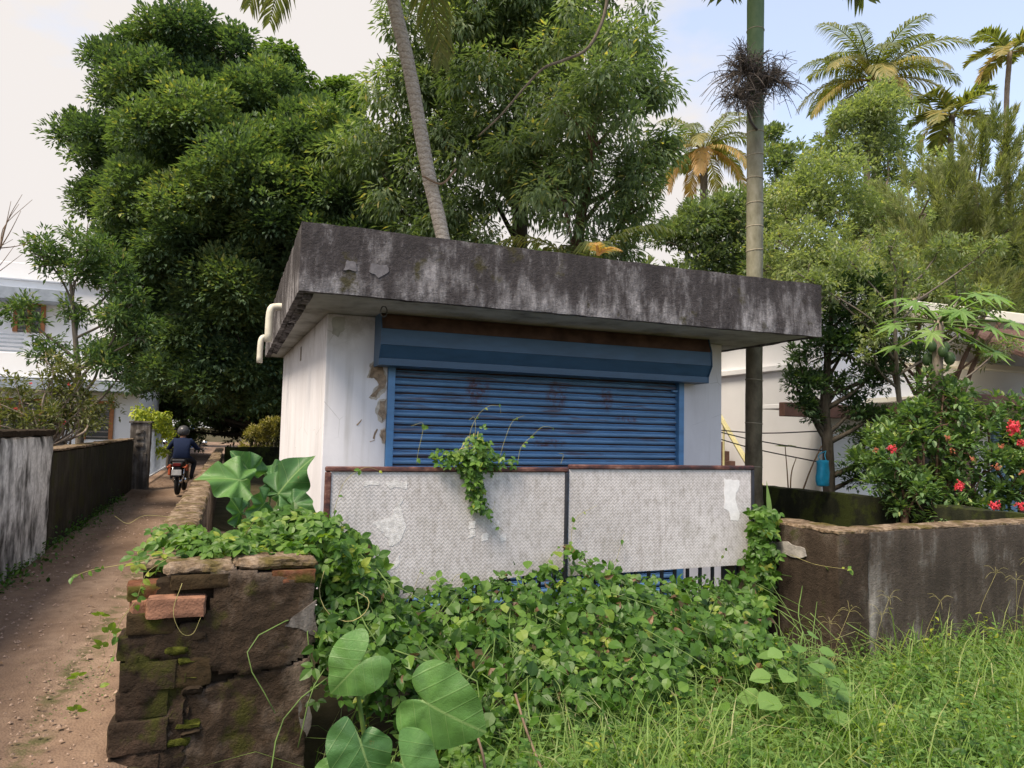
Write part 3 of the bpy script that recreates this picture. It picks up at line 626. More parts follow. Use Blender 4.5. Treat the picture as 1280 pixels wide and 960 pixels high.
# drain spouts bent over the left eave, hook, side vent
for (y, zt, zb, o) in ((8.35, 2.90, 2.50, 0), (10.9, 2.86, 2.48, 1)):
    P = curve([(0.52, y, zt), (0.42, y, zt - 0.005), (0.355, y - 0.01, zt - 0.06), (0.345, y - 0.02, zb)], 14)
    m = MB(); m.tube(P, 0.042, 12); m.build('drain_spout', 'pvc', shop, True)
m = MB(); m.tube([(1.28 + 0.03 * math.cos(a), 6.62, 2.655 + 0.05 * math.sin(a)) for a in np.linspace(0, 6.28, 18)], 0.006, 6); m.build('hook', 'grey_metal', shop, True)
box('side_vent', (0.79, 0.85, 10.15, 10.45, 2.02, 2.60), 'house_dark', shop, 0.004)
box('side_vent', (0.795, 0.85, 9.5, 9.62, 2.42, 2.60), 'house_dark', shop, 0.004)

# ================================================================== GATE LEAVES with panel sheets
def gate_leaf(label, xl, xr, zt, sheet, seed, post_left):
    g = thing('gate_leaf', label, 'gate', ((xl + xr) / 2, 5.02, -0.05), group='gate leaves in front of the shop')
    box('top_rail', (xl, xr, 4.945, 4.99, zt - 0.036, zt), 'pipe', g, 0.01)
    if post_left: box('stile', (xl, xl + 0.04, 4.946, 4.989, -0.05, zt - 0.037), 'pipe', g, 0.008)
    box('stile', (xr - 0.03, xr, 4.947, 4.988, -0.05, zt - 0.037), 'bar', g, 0.008)
    box('bottom_rail', (xl + .041, xr - .031, 4.995, 5.03, 0.0, 0.04), 'bar', g, 0.005)
    V, F = prism(sheet, 'y', 4.958, 4.964); sh = mk('panel_sheet', V, F, 'sheet', g)
    x = xl + 0.12; b0 = None
    while x < xr - 0.05:
        if b0 is None: b0 = box('bar', (x, x + 0.024, 5.0, 5.024, 0.041, zt - 0.04), 'bar', g, 0.003); bx = x
        else:
            b = b0.copy(); col.objects.link(b); b.parent = g; b.location = (x - bx, 0, 0)
        x += 0.122
    return g, sh
g1, sh1 = gate_leaf('left gate leaf with larger embossed grey sheet, white glue stains and slanting bottom edge', 0.605, 2.405, 1.303,
                    [(0.646, 1.266), (2.374, 1.266), (2.374, 0.545), (1.85, 0.49), (1.09, 0.385), (0.646, 0.34)], 1, True)
g2, sh2 = gate_leaf('right gate leaf with embossed grey sheet and torn white paper near its top corner', 2.409, 4.14, 1.325,
                    [(2.411, 1.288), (4.109, 1.288), (4.109, 0.505), (2.411, 0.492)], 2, False)
def patch(pts, seed, mat, par, amp=0.16, it=3, y=4.9562):
    V, F = prism(ragged(pts, amp, it, seed), 'y', y, 4.9575); return mk('paper_remnant', V, F, mat, par)
patch([(3.83, 1.22), (3.99, 1.20), (3.99, 1.16), (3.955, 1.10), (3.965, 0.99), (3.985, 0.95), (3.98, 0.87), (3.90, 0.875), (3.885, 0.94), (3.83, 0.975)], 3, 'paper', sh2, 0.10)
patch([(0.93, 0.92), (1.07, 1.00), (1.13, 1.10), (1.14, 0.98), (1.13, 0.80), (1.05, 0.76), (1.04, 0.82), (1.01, 0.86)], 4, 'glue', sh1, 0.18)
patch([(1.01, 1.20), (1.16, 1.20), (1.16, 1.15), (1.05, 1.15)], 5, 'glue', sh1, 0.15)
patch([(0.86, 1.195), (0.97, 1.20), (0.97, 1.175), (0.86, 1.17)], 6, 'glue', sh1, 0.15)
patch([(1.04, 0.60), (1.12, 0.63), (1.13, 0.70), (1.10, 0.68)], 7, 'glue', sh1, 0.2)
for k, (x, z) in enumerate(((1.62, 0.80), (1.72, 0.77), (1.86, 0.76), (1.62, 0.86), (1.80, 0.86))):
    patch([(x, z), (x + .05, z + .01), (x + .045, z + .06), (x + .005, z + .055)], 10 + k, 'glue', sh1, 0.22)

# ================================================================== BROKEN BRICK WALL along the lane (front stub + run)
bw = thing('brick_wall', 'low broken brick wall with mossy exposed bricks and crumbling plaster beside the lane', 'wall', (0, 3.95, -0.2))
V, F = rough_box(-0.30, 0.43, 3.90, 4.11, -0.3, 0.80, 0.05, 0.008, 5); mk('wall_core', V, F, 'mortar', bw)
brick_meshes = []
for k in range(7):
    V, F = rough_box(-0.5, 0.5, -0.5, 0.5, -0.5, 0.5, 0.17, 0.026, 20 + k, None, 2.6); o = mk('brick', V, F, 'brick'); brick_meshes.append(o.data); bpy.data.objects.remove(o)
def brick(cx, cy, cz, lx_, ly_, lz_, rz=0, rx=0, mat=None, par=bw):
    o = bpy.data.objects.new('brick', random.choice(brick_meshes)); col.objects.link(o); o.parent = par
    o.location = np.array((cx, cy, cz)) - ORG[par.name]; o.scale = (lx_, ly_, lz_); o.rotation_euler = (rx, random.uniform(-.02, .02), rz)
    if mat:
        o.data = o.data.copy(); o.data.materials[0] = MAT[mat]
    return o
zc = -0.26
for ci, (h, xs_, w0) in enumerate([(0.145, (-0.33, -0.12), 0.25), (0.13, (-0.34, -0.09), 0.22), (0.15, (-0.325, -0.13), 0.26), (0.125, (-0.335, -0.10), 0.23), (0.14, (-0.315, -0.14), 0.25), (0.11, (-0.32, -0.11), 0.24), (0.10, (-0.31, -0.08), 0.22)]):
    for j, x in enumerate(xs_):
        brick(x + random.uniform(-.012, .012), 3.938 + random.uniform(-.010, .012) + (0.05 if j and ci not in (4,) else 0), zc + h / 2, w0 if j == 0 else 0.24, 0.20, h * 0.97, random.uniform(-.06, .06), random.uniform(-.04, .04), mat=('brick_dark' if (ci, j) not in ((4, 1), (6, 0)) else None))
    zc += h + 0.004
V, F = rough_box(-0.42, -0.12, 3.850, 4.10, -0.3, 0.60, 0.022, 0.026, 6, None, 8); mk('wall_core', V, F, 'brick_dark', bw)
for k in range(16):   # crumbled mortar and moss cushions bedded in the joints
    x = random.uniform(-.40, -.10); z = random.uniform(-.2, .55); r_ = random.uniform(.02, .045); V, F = rough_box(x - r_ * 1.6, x + r_ * 1.6, 3.835, 3.875, z - r_ * .6, z + r_ * .6, .018, .012, 300 + k, None, 12); mk('mortar_lump', V, F, 'mossy' if k % 2 else 'mortar', bw)
# upper courses under the coping; one pale brick pushed out; red bricks along the top edge
brick(-0.20, 3.87, 0.69, 0.262, 0.13, 0.092, -0.03, 0.03, 'brick_fresh'); brick(-0.345, 3.93, 0.675, 0.12, 0.13, 0.09, 0.2, 0, 'brick_fresh')
for x, w, mt in ((-0.10, 0.27, None), (0.335, 0.22, None)): brick(x, 3.915, 0.80, w, 0.15, 0.07, 0.0, 0, mt)
brick(-0.33, 4.0, 0.745, 0.2, 0.2, 0.07, 0.1)
# plaster skins on the front
for pts, s, y0 in (([(-0.05, 0.845), (0.06, 0.85), (0.44, 0.785), (0.452, 0.50), (0.43, 0.42), (0.30, 0.355), (0.10, 0.34), (-0.10, 0.40), (-0.17, 0.44), (-0.33, 0.46), (-0.36, 0.58), (-0.10, 0.60), (-0.06, 0.66), (-0.04, 0.74)], 21, 3.842),
                   ([(0.44, 0.40), (0.20, 0.345), (0.02, 0.30), (-0.16, 0.30), (-0.20, 0.22), (-0.26, 0.18), (-0.24, 0.05), (-0.30, -0.02), (-0.28, -0.1), (-0.32, -0.30), (0.43, -0.30)], 22, 3.856)):
    V, F = skin_patch(ragged(pts, 0.07, 2, s), y0, 3.93, .014, .013, s); mk('plaster_skin', V, F, 'stub', bw)
for pts, s in (([(0.30, 0.56), (0.452, 0.68), (0.455, 0.49), (0.40, 0.53)], 24), ([(0.40, 0.20), (0.437, 0.23), (0.43, 0.0), (0.40, 0.05)], 25)):
    V, F = prism(ragged(pts, 0.12, 2, s), 'y', 3.8375 if s == 24 else 3.851, 3.86); mk('lime_patch', V, F, 'pillar', bw)
# coping slabs with lichen
for (a, b, s, z) in ((-0.27, 0.052, 31, 0.832), (0.054, 0.452, 32, 0.842)):
    V, F = rough_box(a, b, 3.853, 4.12, z, z + 0.045, 0.018, 0.012, s, None, 9); mk('coping', V, F, 'coping', bw)
# the run of wall going back beside the lane
V, F = rough_box(-0.385, -0.20, 4.16, 26.0, -0.2, 0.80, 0.14, 0.012, 40); mk('lane_face', V, F, 'stub', bw)
yy = 4.14
for k in range(26):
    L_ = random.uniform(0.6, 1.2)
    if yy + L_ > 26: break
    dz = random.uniform(-.014, .014); V, F = rough_box(-0.41 + random.uniform(-.01, .01), -0.175 + random.uniform(-.01, .01), yy, yy + L_ - 0.012, 0.80 + dz, 0.875 + dz, 0.045 if yy < 9 else 0.16, 0.012, 41 + k, None, 4)
    mk('coping', V, F, 'coping', bw); yy += L_
V, F = rough_box(-0.19, 0.05, 5.05, 5.30, -0.1, 0.86, 0.06, 0.016, 80, None, 4); mk('pier', V, F, 'stub', bw)

# wall closing the plot at the back, and neighbour walls along the lane
V, F = rough_box(-0.15, 8.0, 25.7, 25.95, -0.2, 0.92, 0.3, 0.015, 81); tag(mk('back_wall', V, F, 'mosswall', origin=(4, 25.8, 0)), 'black mossy boundary wall behind the shop at the far end of the plot', 'wall')
lw1 = thing('lane_wall', 'taller white lime-washed wall with black streaks at the left edge', 'wall', (-2.1, 8, -0.1))
V, F = rough_box(-2.22, -1.99, -3.5, 10.2, -0.2, 1.40, 0.09, 0.010, 82); mk('wall_face', V, F, 'lanewall_white', lw1)
V, F = rough_box(-2.25, -1.965, -3.5, 10.2, 1.401, 1.475, 0.07, 0.010, 83); mk('coping', V, F, 'mortar', lw1)
lw2 = thing('lane_wall', 'long low dark algae-covered wall along the left side of the lane', 'wall', (-2.1, 14, -0.1))
V, F = rough_box(-2.25, -2.02, 10.21, 19.4, -0.2, 1.19, 0.11, 0.010, 84, lambda p: (p[0] - 0.012 * (p[1] - 10.2), p[1], p[2])); mk('wall_face', V, F, 'lanewall_dark', lw2)
V, F = rough_box(-2.27, -2.0, 10.21, 19.4, 1.191, 1.235, 0.1, 0.010, 85, lambda p: (p[0] - 0.012 * (p[1] - 10.2), p[1], p[2])); mk('coping', V, F, 'coping', lw2)
def pillar(lab, y, x, w, z, mat, emb):
    g = thing('gate_pillar', lab, 'pillar', (x, y, -0.1)); V, F = rough_box(x - w, x, y, y + w, -0.2, z, 0.1, 0.006, int(y)); mk('shaft', V, F, mat, g)
    if emb:
        for k in range(3): mk('moulding', *rough_box(x - w * 0.72, x - w * .28, y - 0.05, y - 0.002, z - 0.25 - k * 0.16, z - 0.15 - k * 0.16, 0.06, 0.01, k), 'pillar', g)
        for k in range(3): box('fluting', (x - w * (0.86 - k * 0.3), x - w * (0.74 - k * 0.3), y - 0.03, y - 0.002, 0.0, z - 0.72), 'pillar', g, 0.01)
        box('cap', (x - w - 0.03, x + 0.03, y - 0.03, y + w + 0.03, z + 0.002, z + 0.05), 'pillar', g, 0.01)
    return g
pillar('grey moulded gate pillar at the end of the dark lane wall', 19.5, -1.80, 0.44, 1.60, 'pillar', True)
pillar('plain grey gate pillar behind the motorcycle rider', 27.6, -1.95, 0.42, 1.72, 'pillar', False)
ng = thing('lane_gate', 'white barred metal gate overgrown with yellow-green creeper on the lane', 'gate', (-2.2, 23.5, 0))
box('gate_rail', (-2.04, -2.0, 20.0, 27.5, 1.40, 1.45), 'house_white', ng, 0.004); box('gate_rail', (-2.04, -2.0, 20.0, 27.5, 0.12, 0.17), 'house_white', ng, 0.004)
b0 = box('gate_bar', (-2.035, -2.005, 20.1, 20.13, 0.172, 1.398), 'house_grey', ng, 0.003)
for k in range(1, 34): b = b0.copy(); col.objects.link(b); b.parent = ng; b.location = (0, k * 0.22, 0)
V, F = rough_box(-2.6, -2.3, 28.1, 52, -0.2, 1.45, 0.5, 0.02, 86); tag(mk('lane_wall', V, F, 'pillar', origin=(-2.5, 40, 0)), 'pale brown wall beyond the gate pillars far down the lane', 'wall')
bg = thing('sheet_gate', 'small blue sheet gate far down the lane on the left', 'gate', (-2.4, 53.5, 0))
box('gate_sheet', (-2.45, -2.40, 52.3, 56, 0.05, 2.0), 'blue_paint', bg, 0.01)
for k in range(4): box('gate_rib', (-2.398, -2.37, 52.5 + k, 52.56 + k, 0.05, 2.0), 'blue_paint', bg, 0)
fn = thing('paling_fence', 'dark timber paling fence beside the far lane bend', 'fence', (1.6, 29.5, 0))
for k in range(22): box('paling', (0.75 + k * 0.15, 0.87 + k * 0.15, 29.98, 30.02, 0, 1.42 + 0.05 * math.sin(k * 2.3)), 'mosswall', fn, 0)
box('fence_rail', (0.7, 4.1, 30.022, 30.06, 1.0, 1.08), 'mosswall', fn, 0)

# right front boundary wall with its return, and the inner mossy wall
rw = thing('boundary_wall', 'stained dark grey cement boundary wall with rough lichen top at the right', 'wall', (4.4, 4.3, -0.3))
V, F = rough_box(4.27, 4.58, 4.18, 4.99, -0.45, 0.86, 0.06, 0.010, 90); mk('return_wall', V, F, 'rwall_return_shade', rw)
V, F = rough_box(4.581, 10.0, 4.19, 4.44, -0.45, 0.86, 0.08, 0.009, 91, lambda p: (p[0], p[1], p[2] + (0.012 * (p[0] - 4.5) if p[2] > 0.5 else 0))); mk('wall_face', V, F, 'rwall', rw)
V, F = rough_box(4.274, 4.585, 4.186, 4.99, 0.846, 0.878, 0.025, 0.008, 92, None, 8); mk('coping', V, F, 'coping', rw)
V, F = rough_box(4.586, 10.0, 4.203, 4.436, 0.846, 0.876, 0.04, 0.008, 93, lambda p: (p[0], p[1], p[2] + 0.012 * (p[0] - 4.5)), 6); mk('coping', V, F, 'coping', rw)
V, F = prism(ragged([(4.60, 0.70), (4.75, 0.72), (4.83, 0.70), (4.84, 0.63), (4.76, 0.60), (4.66, 0.62), (4.60, 0.63)], 0.08, 2, 94), 'x', 4.252, 4.262)
pv = [(4.262 - random.uniform(.001, .004), b, c_) for (b, c_) in ragged([(4.52, 0.70), (4.70, 0.725), (4.90, 0.70), (4.95, 0.655), (4.85, 0.605), (4.66, 0.61), (4.50, 0.64)], 0.07, 2, 94)]
V, F = prism([(b, c_) for (_, b, c_) in pv], 'x', 4.2575, 4.272); mk('lime_patch', V, F, 'patch_grey', rw)
V, F = rough_box(7.06, 7.26, 4.46, 11.5, -0.2, 0.90, 0.12, 0.014, 95); tag(mk('inner_wall', V, F, 'mosswall', origin=(7.1, 8, 0)), 'low black mossy wall between the shop yard and the flowering hedge', 'wall')

# ================================================================== HOUSES
hl = thing('house', 'two-storey white house with orange wooden window behind the left trees', 'building', (-10, 30, 0))
hz = lambda z: 1.55 + (z - 1.55) * 1.25
box('wall', (-22, -3.2, 30.0, 38, -0.1, 6.6), 'house_white', hl, 0.02)
box('parapet', (-22.2, -3.0, 29.8, 38.1, 6.602, 7.2), 'house_white', hl, 0.02)
box('sunshade', (-22.2, -5.6, 29.1, 29.998, 5.78, 6.22), 'house_grey', hl, 0.02)
box('floor_band', (-22.2, -3.0, 29.2, 29.997, 3.1, 3.95), 'house_white', hl, 0.02)
box('sunshade', (-22.2, -3.0, 28.9, 29.996, 2.70, 3.05), 'house_grey', hl, 0.02)
def window(x0, x1, z0, z1, y, par, n=2):
    w = box('window', (x0, x1, y - 0.02, y - 0.002, z0, z1), 'glass', par, 0)
    for k in range(n + 1):
        xx = x0 + (x1 - x0 - 0.14) * k / n; box('window_frame', (xx, xx + 0.14, y - 0.10, y - 0.021, z0, z1), 'wood_orange', w, 0.006)
    box('window_frame', (x0, x1, y - 0.098, y - 0.0215, z1 + .001, z1 + 0.1), 'wood_orange', w, 0.006)
    for k in range(7):
        zz_ = z0 + (z1 - z0) * (k + .5) / 7; box('louvre', (x0 + 0.141, x1 - .141, y - 0.05, y - 0.022, zz_ - .02, zz_ + .02), 'house_dark', w, 0)
    return w
window(-7.32, -6.35, 4.75, 5.75, 30.0, hl); window(-12.5, -11.2, 4.75, 5.75, 30.0, hl)
window(-7.6, -6.2, 1.0, 2.3, 30.0, hl); window(-5.0, -4.0, 1.0, 2.3, 30.0, hl, 1)
for k in range(5): box('balcony_rail', (-22.0, -6.8, 29.22, 29.26, 3.98 + k * 0.14, 4.03 + k * 0.14), 'house_grey', hl, 0)
hr = thing('house', 'white and cream house with brown canopy beams behind the flowering hedge', 'building', (10, 10, 0))
box('side_wall', (9.0, 9.25, 9.4, 15, -0.1, 3.75), 'house_white', hr, 0.01)
box('front_wall', (9.0, 19, 9.15, 9.398, -0.1, 3.75), 'house_white', hr, 0.01)
box('roof_slab', (8.7, 19.3, 8.75, 15.2, 3.752, 3.95), 'house_cream', hr, 0.02)
box('ledge', (8.90, 8.998, 9.3, 15, 2.76, 2.86), 'house_white', hr, 0.01)
box('canopy_beam', (7.66, 10.4, 8.50, 8.62, 1.90, 2.11), 'brown_beam', hr, 0.01); box('canopy_slab', (7.75, 10.4, 8.622, 9.148, 2.02, 2.09), 'house_white', hr, 0.01)
box('canopy_beam', (9.9, 16, 7.45, 7.60, 2.08, 2.30), 'brown_beam', hr, 0.01); box('porch_slab', (9.95, 16, 7.602, 9.148, 2.2, 2.28), 'house_cream', hr, 0.01)
for x in (10.0, 12.9): box('porch_post', (x, x + 0.2, 7.48, 7.59, -0.1, 2.078), 'brown_beam', hr, 0.01)
w = box('window', (10.9, 12.4, 9.10, 9.148, 0.4, 1.9), 'glass', hr, 0)
for x in (10.88, 11.6, 12.35): box('window_frame', (x, x + 0.08, 9.04, 9.098, 0.4, 1.9), 'brown_beam', w, 0)
box('door', (13.0, 13.9, 9.09, 9.148, -0.05, 1.95), 'blue_door', hr, 0.01); box('parapet_band', (9.9, 16, 8.9, 9.148, 2.9, 3.0), 'house_cream', hr, 0.01)
# tiled lean-to at the far right with scalloped board
tr_ = mk('tiled_roof', [(11.6, 6.85, 2.62), (15, 6.85, 2.62), (15, 8.9, 3.6), (11.6, 8.9, 3.6), (11.6, 6.85, 2.58), (15, 6.85, 2.58), (15, 8.9, 3.56), (11.6, 8.9, 3.56)], [(0, 1, 2, 3), (7, 6, 5, 4), (0, 4, 5, 1), (1, 5, 6, 2), (2, 6, 7, 3), (3, 7, 4, 0)], 'tile', hr)
tm = None
for r_ in range(7):
    for k in range(14):
        if tm is None:
            V, F = tube([(0, 0, 0), (0, 0.29, 0.14)], 0.075, 8); t_ = mk('tile', V, F, 'tile', tr_); tm = t_.data
        else: t_ = bpy.data.objects.new('tile', tm); col.objects.link(t_); t_.parent = tr_
        t_.location = (11.67 + k * 0.15, 6.83 + r_ * 0.285, 2.625 + r_ * 0.136)   # its mesh already carries the house offset
P = [(11.6, 2.60)] + [(15, 2.60)]
for k in range(40, -1, -1): P.append((11.6 + 3.4 * k / 40, 2.44 if k % 2 else 2.39))
V, F = prism(P, 'y', 6.80, 6.83); mk('valance_board', V, F, 'house_white', hr)
# outside stair beside the side wall
st = thing('garden_stair', 'brown outside stair with a yellow slanting rail against the white house', 'stair', (8.7, 11, 0))
for k in range(12): box('step', (8.15, 8.88, 10.3 + k * 0.17, 12.4, 0.05 + k * 0.18, 0.228 + k * 0.18), 'brown_step', st, 0.006)
m = MB(); m.tube([(8.10, 9.41, 0.66), (8.10, 11.03, 2.41)], 0.045, 6); m.build('rail', 'yellow_rail', st)
for k in range(2): m = MB(); m.tube([(8.11, 9.9 + k * 0.6, 0.0 + k * .5), (8.11, 9.9 + k * 0.6, 1.06 + k * 0.7)], 0.02, 6); m.build('rail_post', 'yellow_rail', st)

# ================================================================== TREES
DI = T_diamond
BIG = [(-1.78,22.44,12.9,1.35),(-3.49,23.15,12.23,0.93),(-2.34,22.81,10.91,1.75),(-3.27,22.77,8.95,1.48),(-3.83,23.61,7.84,0.98),(-1.1,20.87,8.75,1.95),(0.5,21.73,10.51,1.59),(2.01,20.67,9.54,1.41),(0.55,19.78,7.55,1.9),(-1.56,20.68,6.44,1.9),(2.64,19.99,8.25,1.33),(-2.41,22.0,7.57,1.56),(-1.97,22.04,4.81,1.67),(-0.28,20.34,4.37,1.69),(0.86,20.33,5.77,1.3),(-0.86,21.72,3.28,1.33),(-2.44,23.39,3.56,1.05),(0.59,21.16,3.1,1.11),(-3.22,23.48,6.34,0.98),(-4.2,23.62,9.7,0.65),(-0.86,22.71,11.64,1.43),(3.46,20.78,7.79,0.93),
       (-1.9,23.6,2.9,0.95),(-0.6,22.6,2.55,0.85),(0.35,22.2,2.45,0.8),(1.3,21.6,2.7,0.9),(1.2,21.0,3.9,1.2),(2.76,18.22,7.72,1.03),(3.1,18.3,6.55,1.0),(2.05,18.5,8.7,0.95),(3.5,18.3,5.9,0.85),(2.4,18.6,6.0,1.03),(1.5,18.8,7.1,1.24),(0.5,23.6,5.0,2.0),(-1.0,23.8,7.2,2.2),(1.8,23.0,7.0,2.0),(-1.5,23.8,9.6,1.8)]
tree('broad_tree', 'huge dense dark evergreen tree rising behind the shop beside the lane', BIG, ([(2.3,22.8,-0.1),(2.1,22.7,2.6),(0.7,22.4,7.0),(-0.9,22.4,12.5)], [0.45,0.36,0.26,0.07]), 'lf_big', 'bark_dark', 27, 8, 0.155, DI(0.55), sub=13, subr=0.36, flat=0.75, jit=0.8, vary=0.30)
FARDARK = [(-3.6,39.73,3.9,2.2),(-0.78,38.83,4.3,2.4),(1.45,37.96,4.3,2.4),(-1.73,38.16,3.0,1.3),(0.38,37.34,3.0,1.2),(2.8,37.6,4.6,2.2),(3.5,38.5,2.5,1.8),(5,38,3.2,2.2),(-1,40,2.6,1.0),(0.6,40,2.7,1.0),(1.8,39,2.2,1.0),(-3,41,2.4,1.2),(-4.2,42,1.6,1.2),(2.6,40,1.6,1.2),(0.2,41,2.9,1.1),(-2,41,3.2,1.3),(4.5,39,1.5,1.3),(-5,41,3.5,1.8),(0.0,44,1.5,1.2),(-2,44,1.4,1.2),(2,44,1.4,1.2),(4,43,1.3,1.3),(1.0,42,2.2,1.1),(-0.8,43,2.3,1.1)]
tree('shade_tree', 'dark low-branched tree arching over the far end of the lane', FARDARK, ([(2.6,38.6,-0.1),(2.5,38.6,1.8),(2.0,38.6,4.5)], [0.3,0.24,0.12]), 'lf_far', 'bark_dark', 8, 8, 0.26, DI(0.45))
VINED = [(1.53,28.52,15.07,1.18),(1.0,28.68,15.68,0.68),(3.1,27.96,14.33,1.09),(3.84,27.7,14.04,0.78),(2.38,28.26,14.16,0.93),(1.87,28.57,12.59,1.56),(3.63,27.91,12.32,1.56),(2.6,28.3,10.2,1.6)]
tree('climber_tree', 'bright green climber-smothered tree top peeping behind the huge dark tree', VINED, ([(2.8,28.6,-0.1),(2.7,28.5,6),(2.5,28.4,14)], [0.3,0.24,0.1]), 'lf_vined', 'bark_dark', 15, 9, 0.2, DI(0.7), mode='droop')
DROOPA = [(5.75,15.32,11.38,1.79),(4.37,15.91,10.6,1.61),(3.37,16.39,9.44,1.23),(3.09,16.61,7.92,1.13),(4.82,15.89,8.53,1.51),(5.66,14.46,9.04,1.6),(7.23,15.82,11.39,1.8),(4.55,16.12,6.83,1.32),(5.6,14.65,6.73,1.42),(3.49,16.54,6.8,0.94),(4.0,15.6,5.4,1.0),(5.0,15.2,5.2,1.0),(5.63,15.18,13.83,2.27),(3.92,15.92,12.85,1.51),(7.44,14.55,12.93,1.7)]
tree('drooping_tree', 'tall tree with narrow hanging leaves directly behind the middle of the roof', DROOPA, ([(6.3,15.7,-0.1),(6.17,15.56,5.93),(6.0,15.4,8.94),(5.7,15.3,14.5)], [0.24,0.19,0.15,0.05]), 'lf_droop', 'bark_dark', 10, 10, 0.19, DI(0.31, 0.05), mode='droop', group='drooping trees behind the shop', sub=10, subr=0.36, jit=0.8)
DROOPB = [(6.96,12.83,9.61,1.08),(7.62,12.63,8.79,0.83),(6.27,12.36,7.67,1.24),(7.69,12.72,7.3,0.92),(6.05,12.9,6.26,1.17),(7.58,12.83,6.29,0.83),(8.15,12.53,7.47,0.47),(5.82,13.43,7.42,1.0),(7.1,12.8,5.1,0.8)]
tree('drooping_tree', 'slimmer hanging-leaved tree with forked brown trunk at the right of the pair behind the roof', DROOPB, ([(6.5,13.4,-0.1),(6.57,13.29,5.44),(6.71,13.14,6.77),(6.8,12.96,9.5)], [0.15,0.12,0.1,0.04]), 'lf_droop', 'bark_brown', 12, 10, 0.18, DI(0.31, 0.05), mode='droop', group='drooping trees behind the shop', sub=10, subr=0.36, jit=0.8)
lt = [o for o in bpy.data.objects if o.name.startswith('drooping_tree')][1]
m = MB(); m.tube(curve([(5.73, 10.53, 9.45), (5.62, 10.51, 8.7), (5.35, 10.56, 8.1), (4.94, 10.63, 7.83), (4.59, 10.67, 7.64), (4.3, 10.81, 7.3), (3.98, 11.07, 6.87), (3.72, 11.41, 6.61)], 30), np.linspace(.032, .014, 30), 7); m.build('liana', 'bark_grey', lt, True)      # pale climber stem slung across the crown
LSLIM = [(-3.2,15.01,4.49,0.52),(-2.54,14.74,4.69,0.58),(-1.98,14.55,4.23,0.51),(-2.72,14.85,4.14,0.4),(-1.94,14.6,3.36,0.52),(-3.13,15.09,2.97,0.43),(-2.25,14.77,2.71,0.49),(-1.72,14.48,3.8,0.38),(-3.59,15.23,3.47,0.4),(-2.75,14.91,3.49,0.36),(-1.53,14.46,3.16,0.36),(-1.9,14.65,2.43,0.43)]
tree('slender_tree', 'slender thin-crowned young tree leaning over the left lane wall', LSLIM, ([(-2.5,14.98,-0.1),(-2.53,14.97,1.55),(-2.6,14.93,2.41),(-2.72,14.9,3.42),(-2.84,14.91,4.3)], [0.075,0.065,0.055,0.04,0.015]), 'lf_slim', 'bark_grey', 27, 7, 0.12, DI(0.36), mode='spread', fill=0.5)
FRANGI = [(-3.09,13.54,1.91,0.45),(-2.5,13.3,2.05,0.45),(-2.5,13.16,1.68,0.38),(-2.71,13.43,1.47,0.38),(-3.31,13.65,1.65,0.38),(-2.35,13.07,2.0,0.32),(-2.6,13.19,2.38,0.32),(-2.5,13.5,1.5,0.3),(-2.45,14.5,1.7,0.4),(-2.5,15.5,1.8,0.45),(-2.6,16.5,1.7,0.4)]
fr = tree('twiggy_shrub', 'pale bare-branched shrub with a few red flowers behind the white streaked wall', FRANGI, ([(-2.55,13.5,-0.1),(-2.55,13.4,0.7),(-2.68,13.42,1.41)], [0.07,0.06,0.04]), 'lf_shrub', 'bark_pale', 24, 6, 0.10, DI(0.42), mode='spread', fill=0.6)
m = MB()
for k in range(46):
    a = np.array((-2.6 + rng.normal() * .1, 13.4 + rng.normal() * .1, 1.2)); l_ = FRANGI[k % 8]; e = np.array(l_[:3]) + rdir(1)[0] * l_[3]; m.tube(curve([a, (a + e) / 2 + rdir(1)[0] * .12, e], 6), np.linspace(0.014, 0.005, 6), 5)
m.build('branch', 'bark_pale', fr, True)
def flower_cluster(parent, c, r, mat, n=26, name='flower'):
    d = rdir(n); d = nrm(d + np.array((-0.5, -0.7, 0.5))); P = np.array(c) + d * r * rng.uniform(0.3, 1.0, (n, 1))
    P4 = np.repeat(P, 4, 0); ax = nrm(rdir(n * 4)); up = np.repeat(d, 4, 0)
    return foliage(name, mat, parent, DI(0.7, 0.05), P4, ax, up, max(0.010, r * 0.30) * rng.uniform(.8, 1.2, n * 4), rng.random(n * 4))
for c_ in ((-3.05,13.0,1.75),(-2.4,12.95,1.55),(-2.35,12.9,2.15),(-2.9,13.1,2.15)): flower_cluster(fr, c_, 0.045, 'petal_red', 10)

RDARK = [(14.14,19.79,8.66,1.28),(13.55,20.06,8.11,0.93),(15.25,19.33,8.95,1.07),(14.93,19.54,7.88,0.93),(17.07,19.72,8.73,1.11),(18.19,20.17,11.34,0.87),(18.29,21.11,12.6,0.75),(15.5,19.8,6.6,1.5),(17.4,19.9,7.0,1.4),(18,20,9.8,1.0),(13.2,20.2,6.2,1.3)]
tree('bushy_tree', 'mid green bushy tree beyond the right end of the roof below the far palms', RDARK, ([(16,20,-0.1),(15.9,19.9,4),(16.3,19.8,8.5)], [0.25,0.2,0.08]), 'lf_mid', 'bark_grey', 11, 8, 0.2, DI(0.42), group='trees beyond the white house')
RLIGHT = [(12.03,13.21,6.82,0.85),(12.97,12.81,7.41,1.04),(11.62,12.4,5.45,0.89),(12.62,12.01,5.48,0.98),(13.89,12.5,6.68,0.94),(11.65,13.45,5.68,0.66),(12.0,12.33,4.5,0.71),(12.99,11.93,4.6,0.71)]
tree('spreading_tree', 'light green fine-leaved tree spreading over the white house just right of the palm stem', RLIGHT, ([(12.6,16.0,-0.1),(12.6,15.6,4.0),(12.6,13.4,6.5)], [0.16,0.13,0.05]), 'lf_light', 'bark_grey', 17, 9, 0.12, DI(0.42), mode='spread', group='trees beyond the white house', fill=0.45)
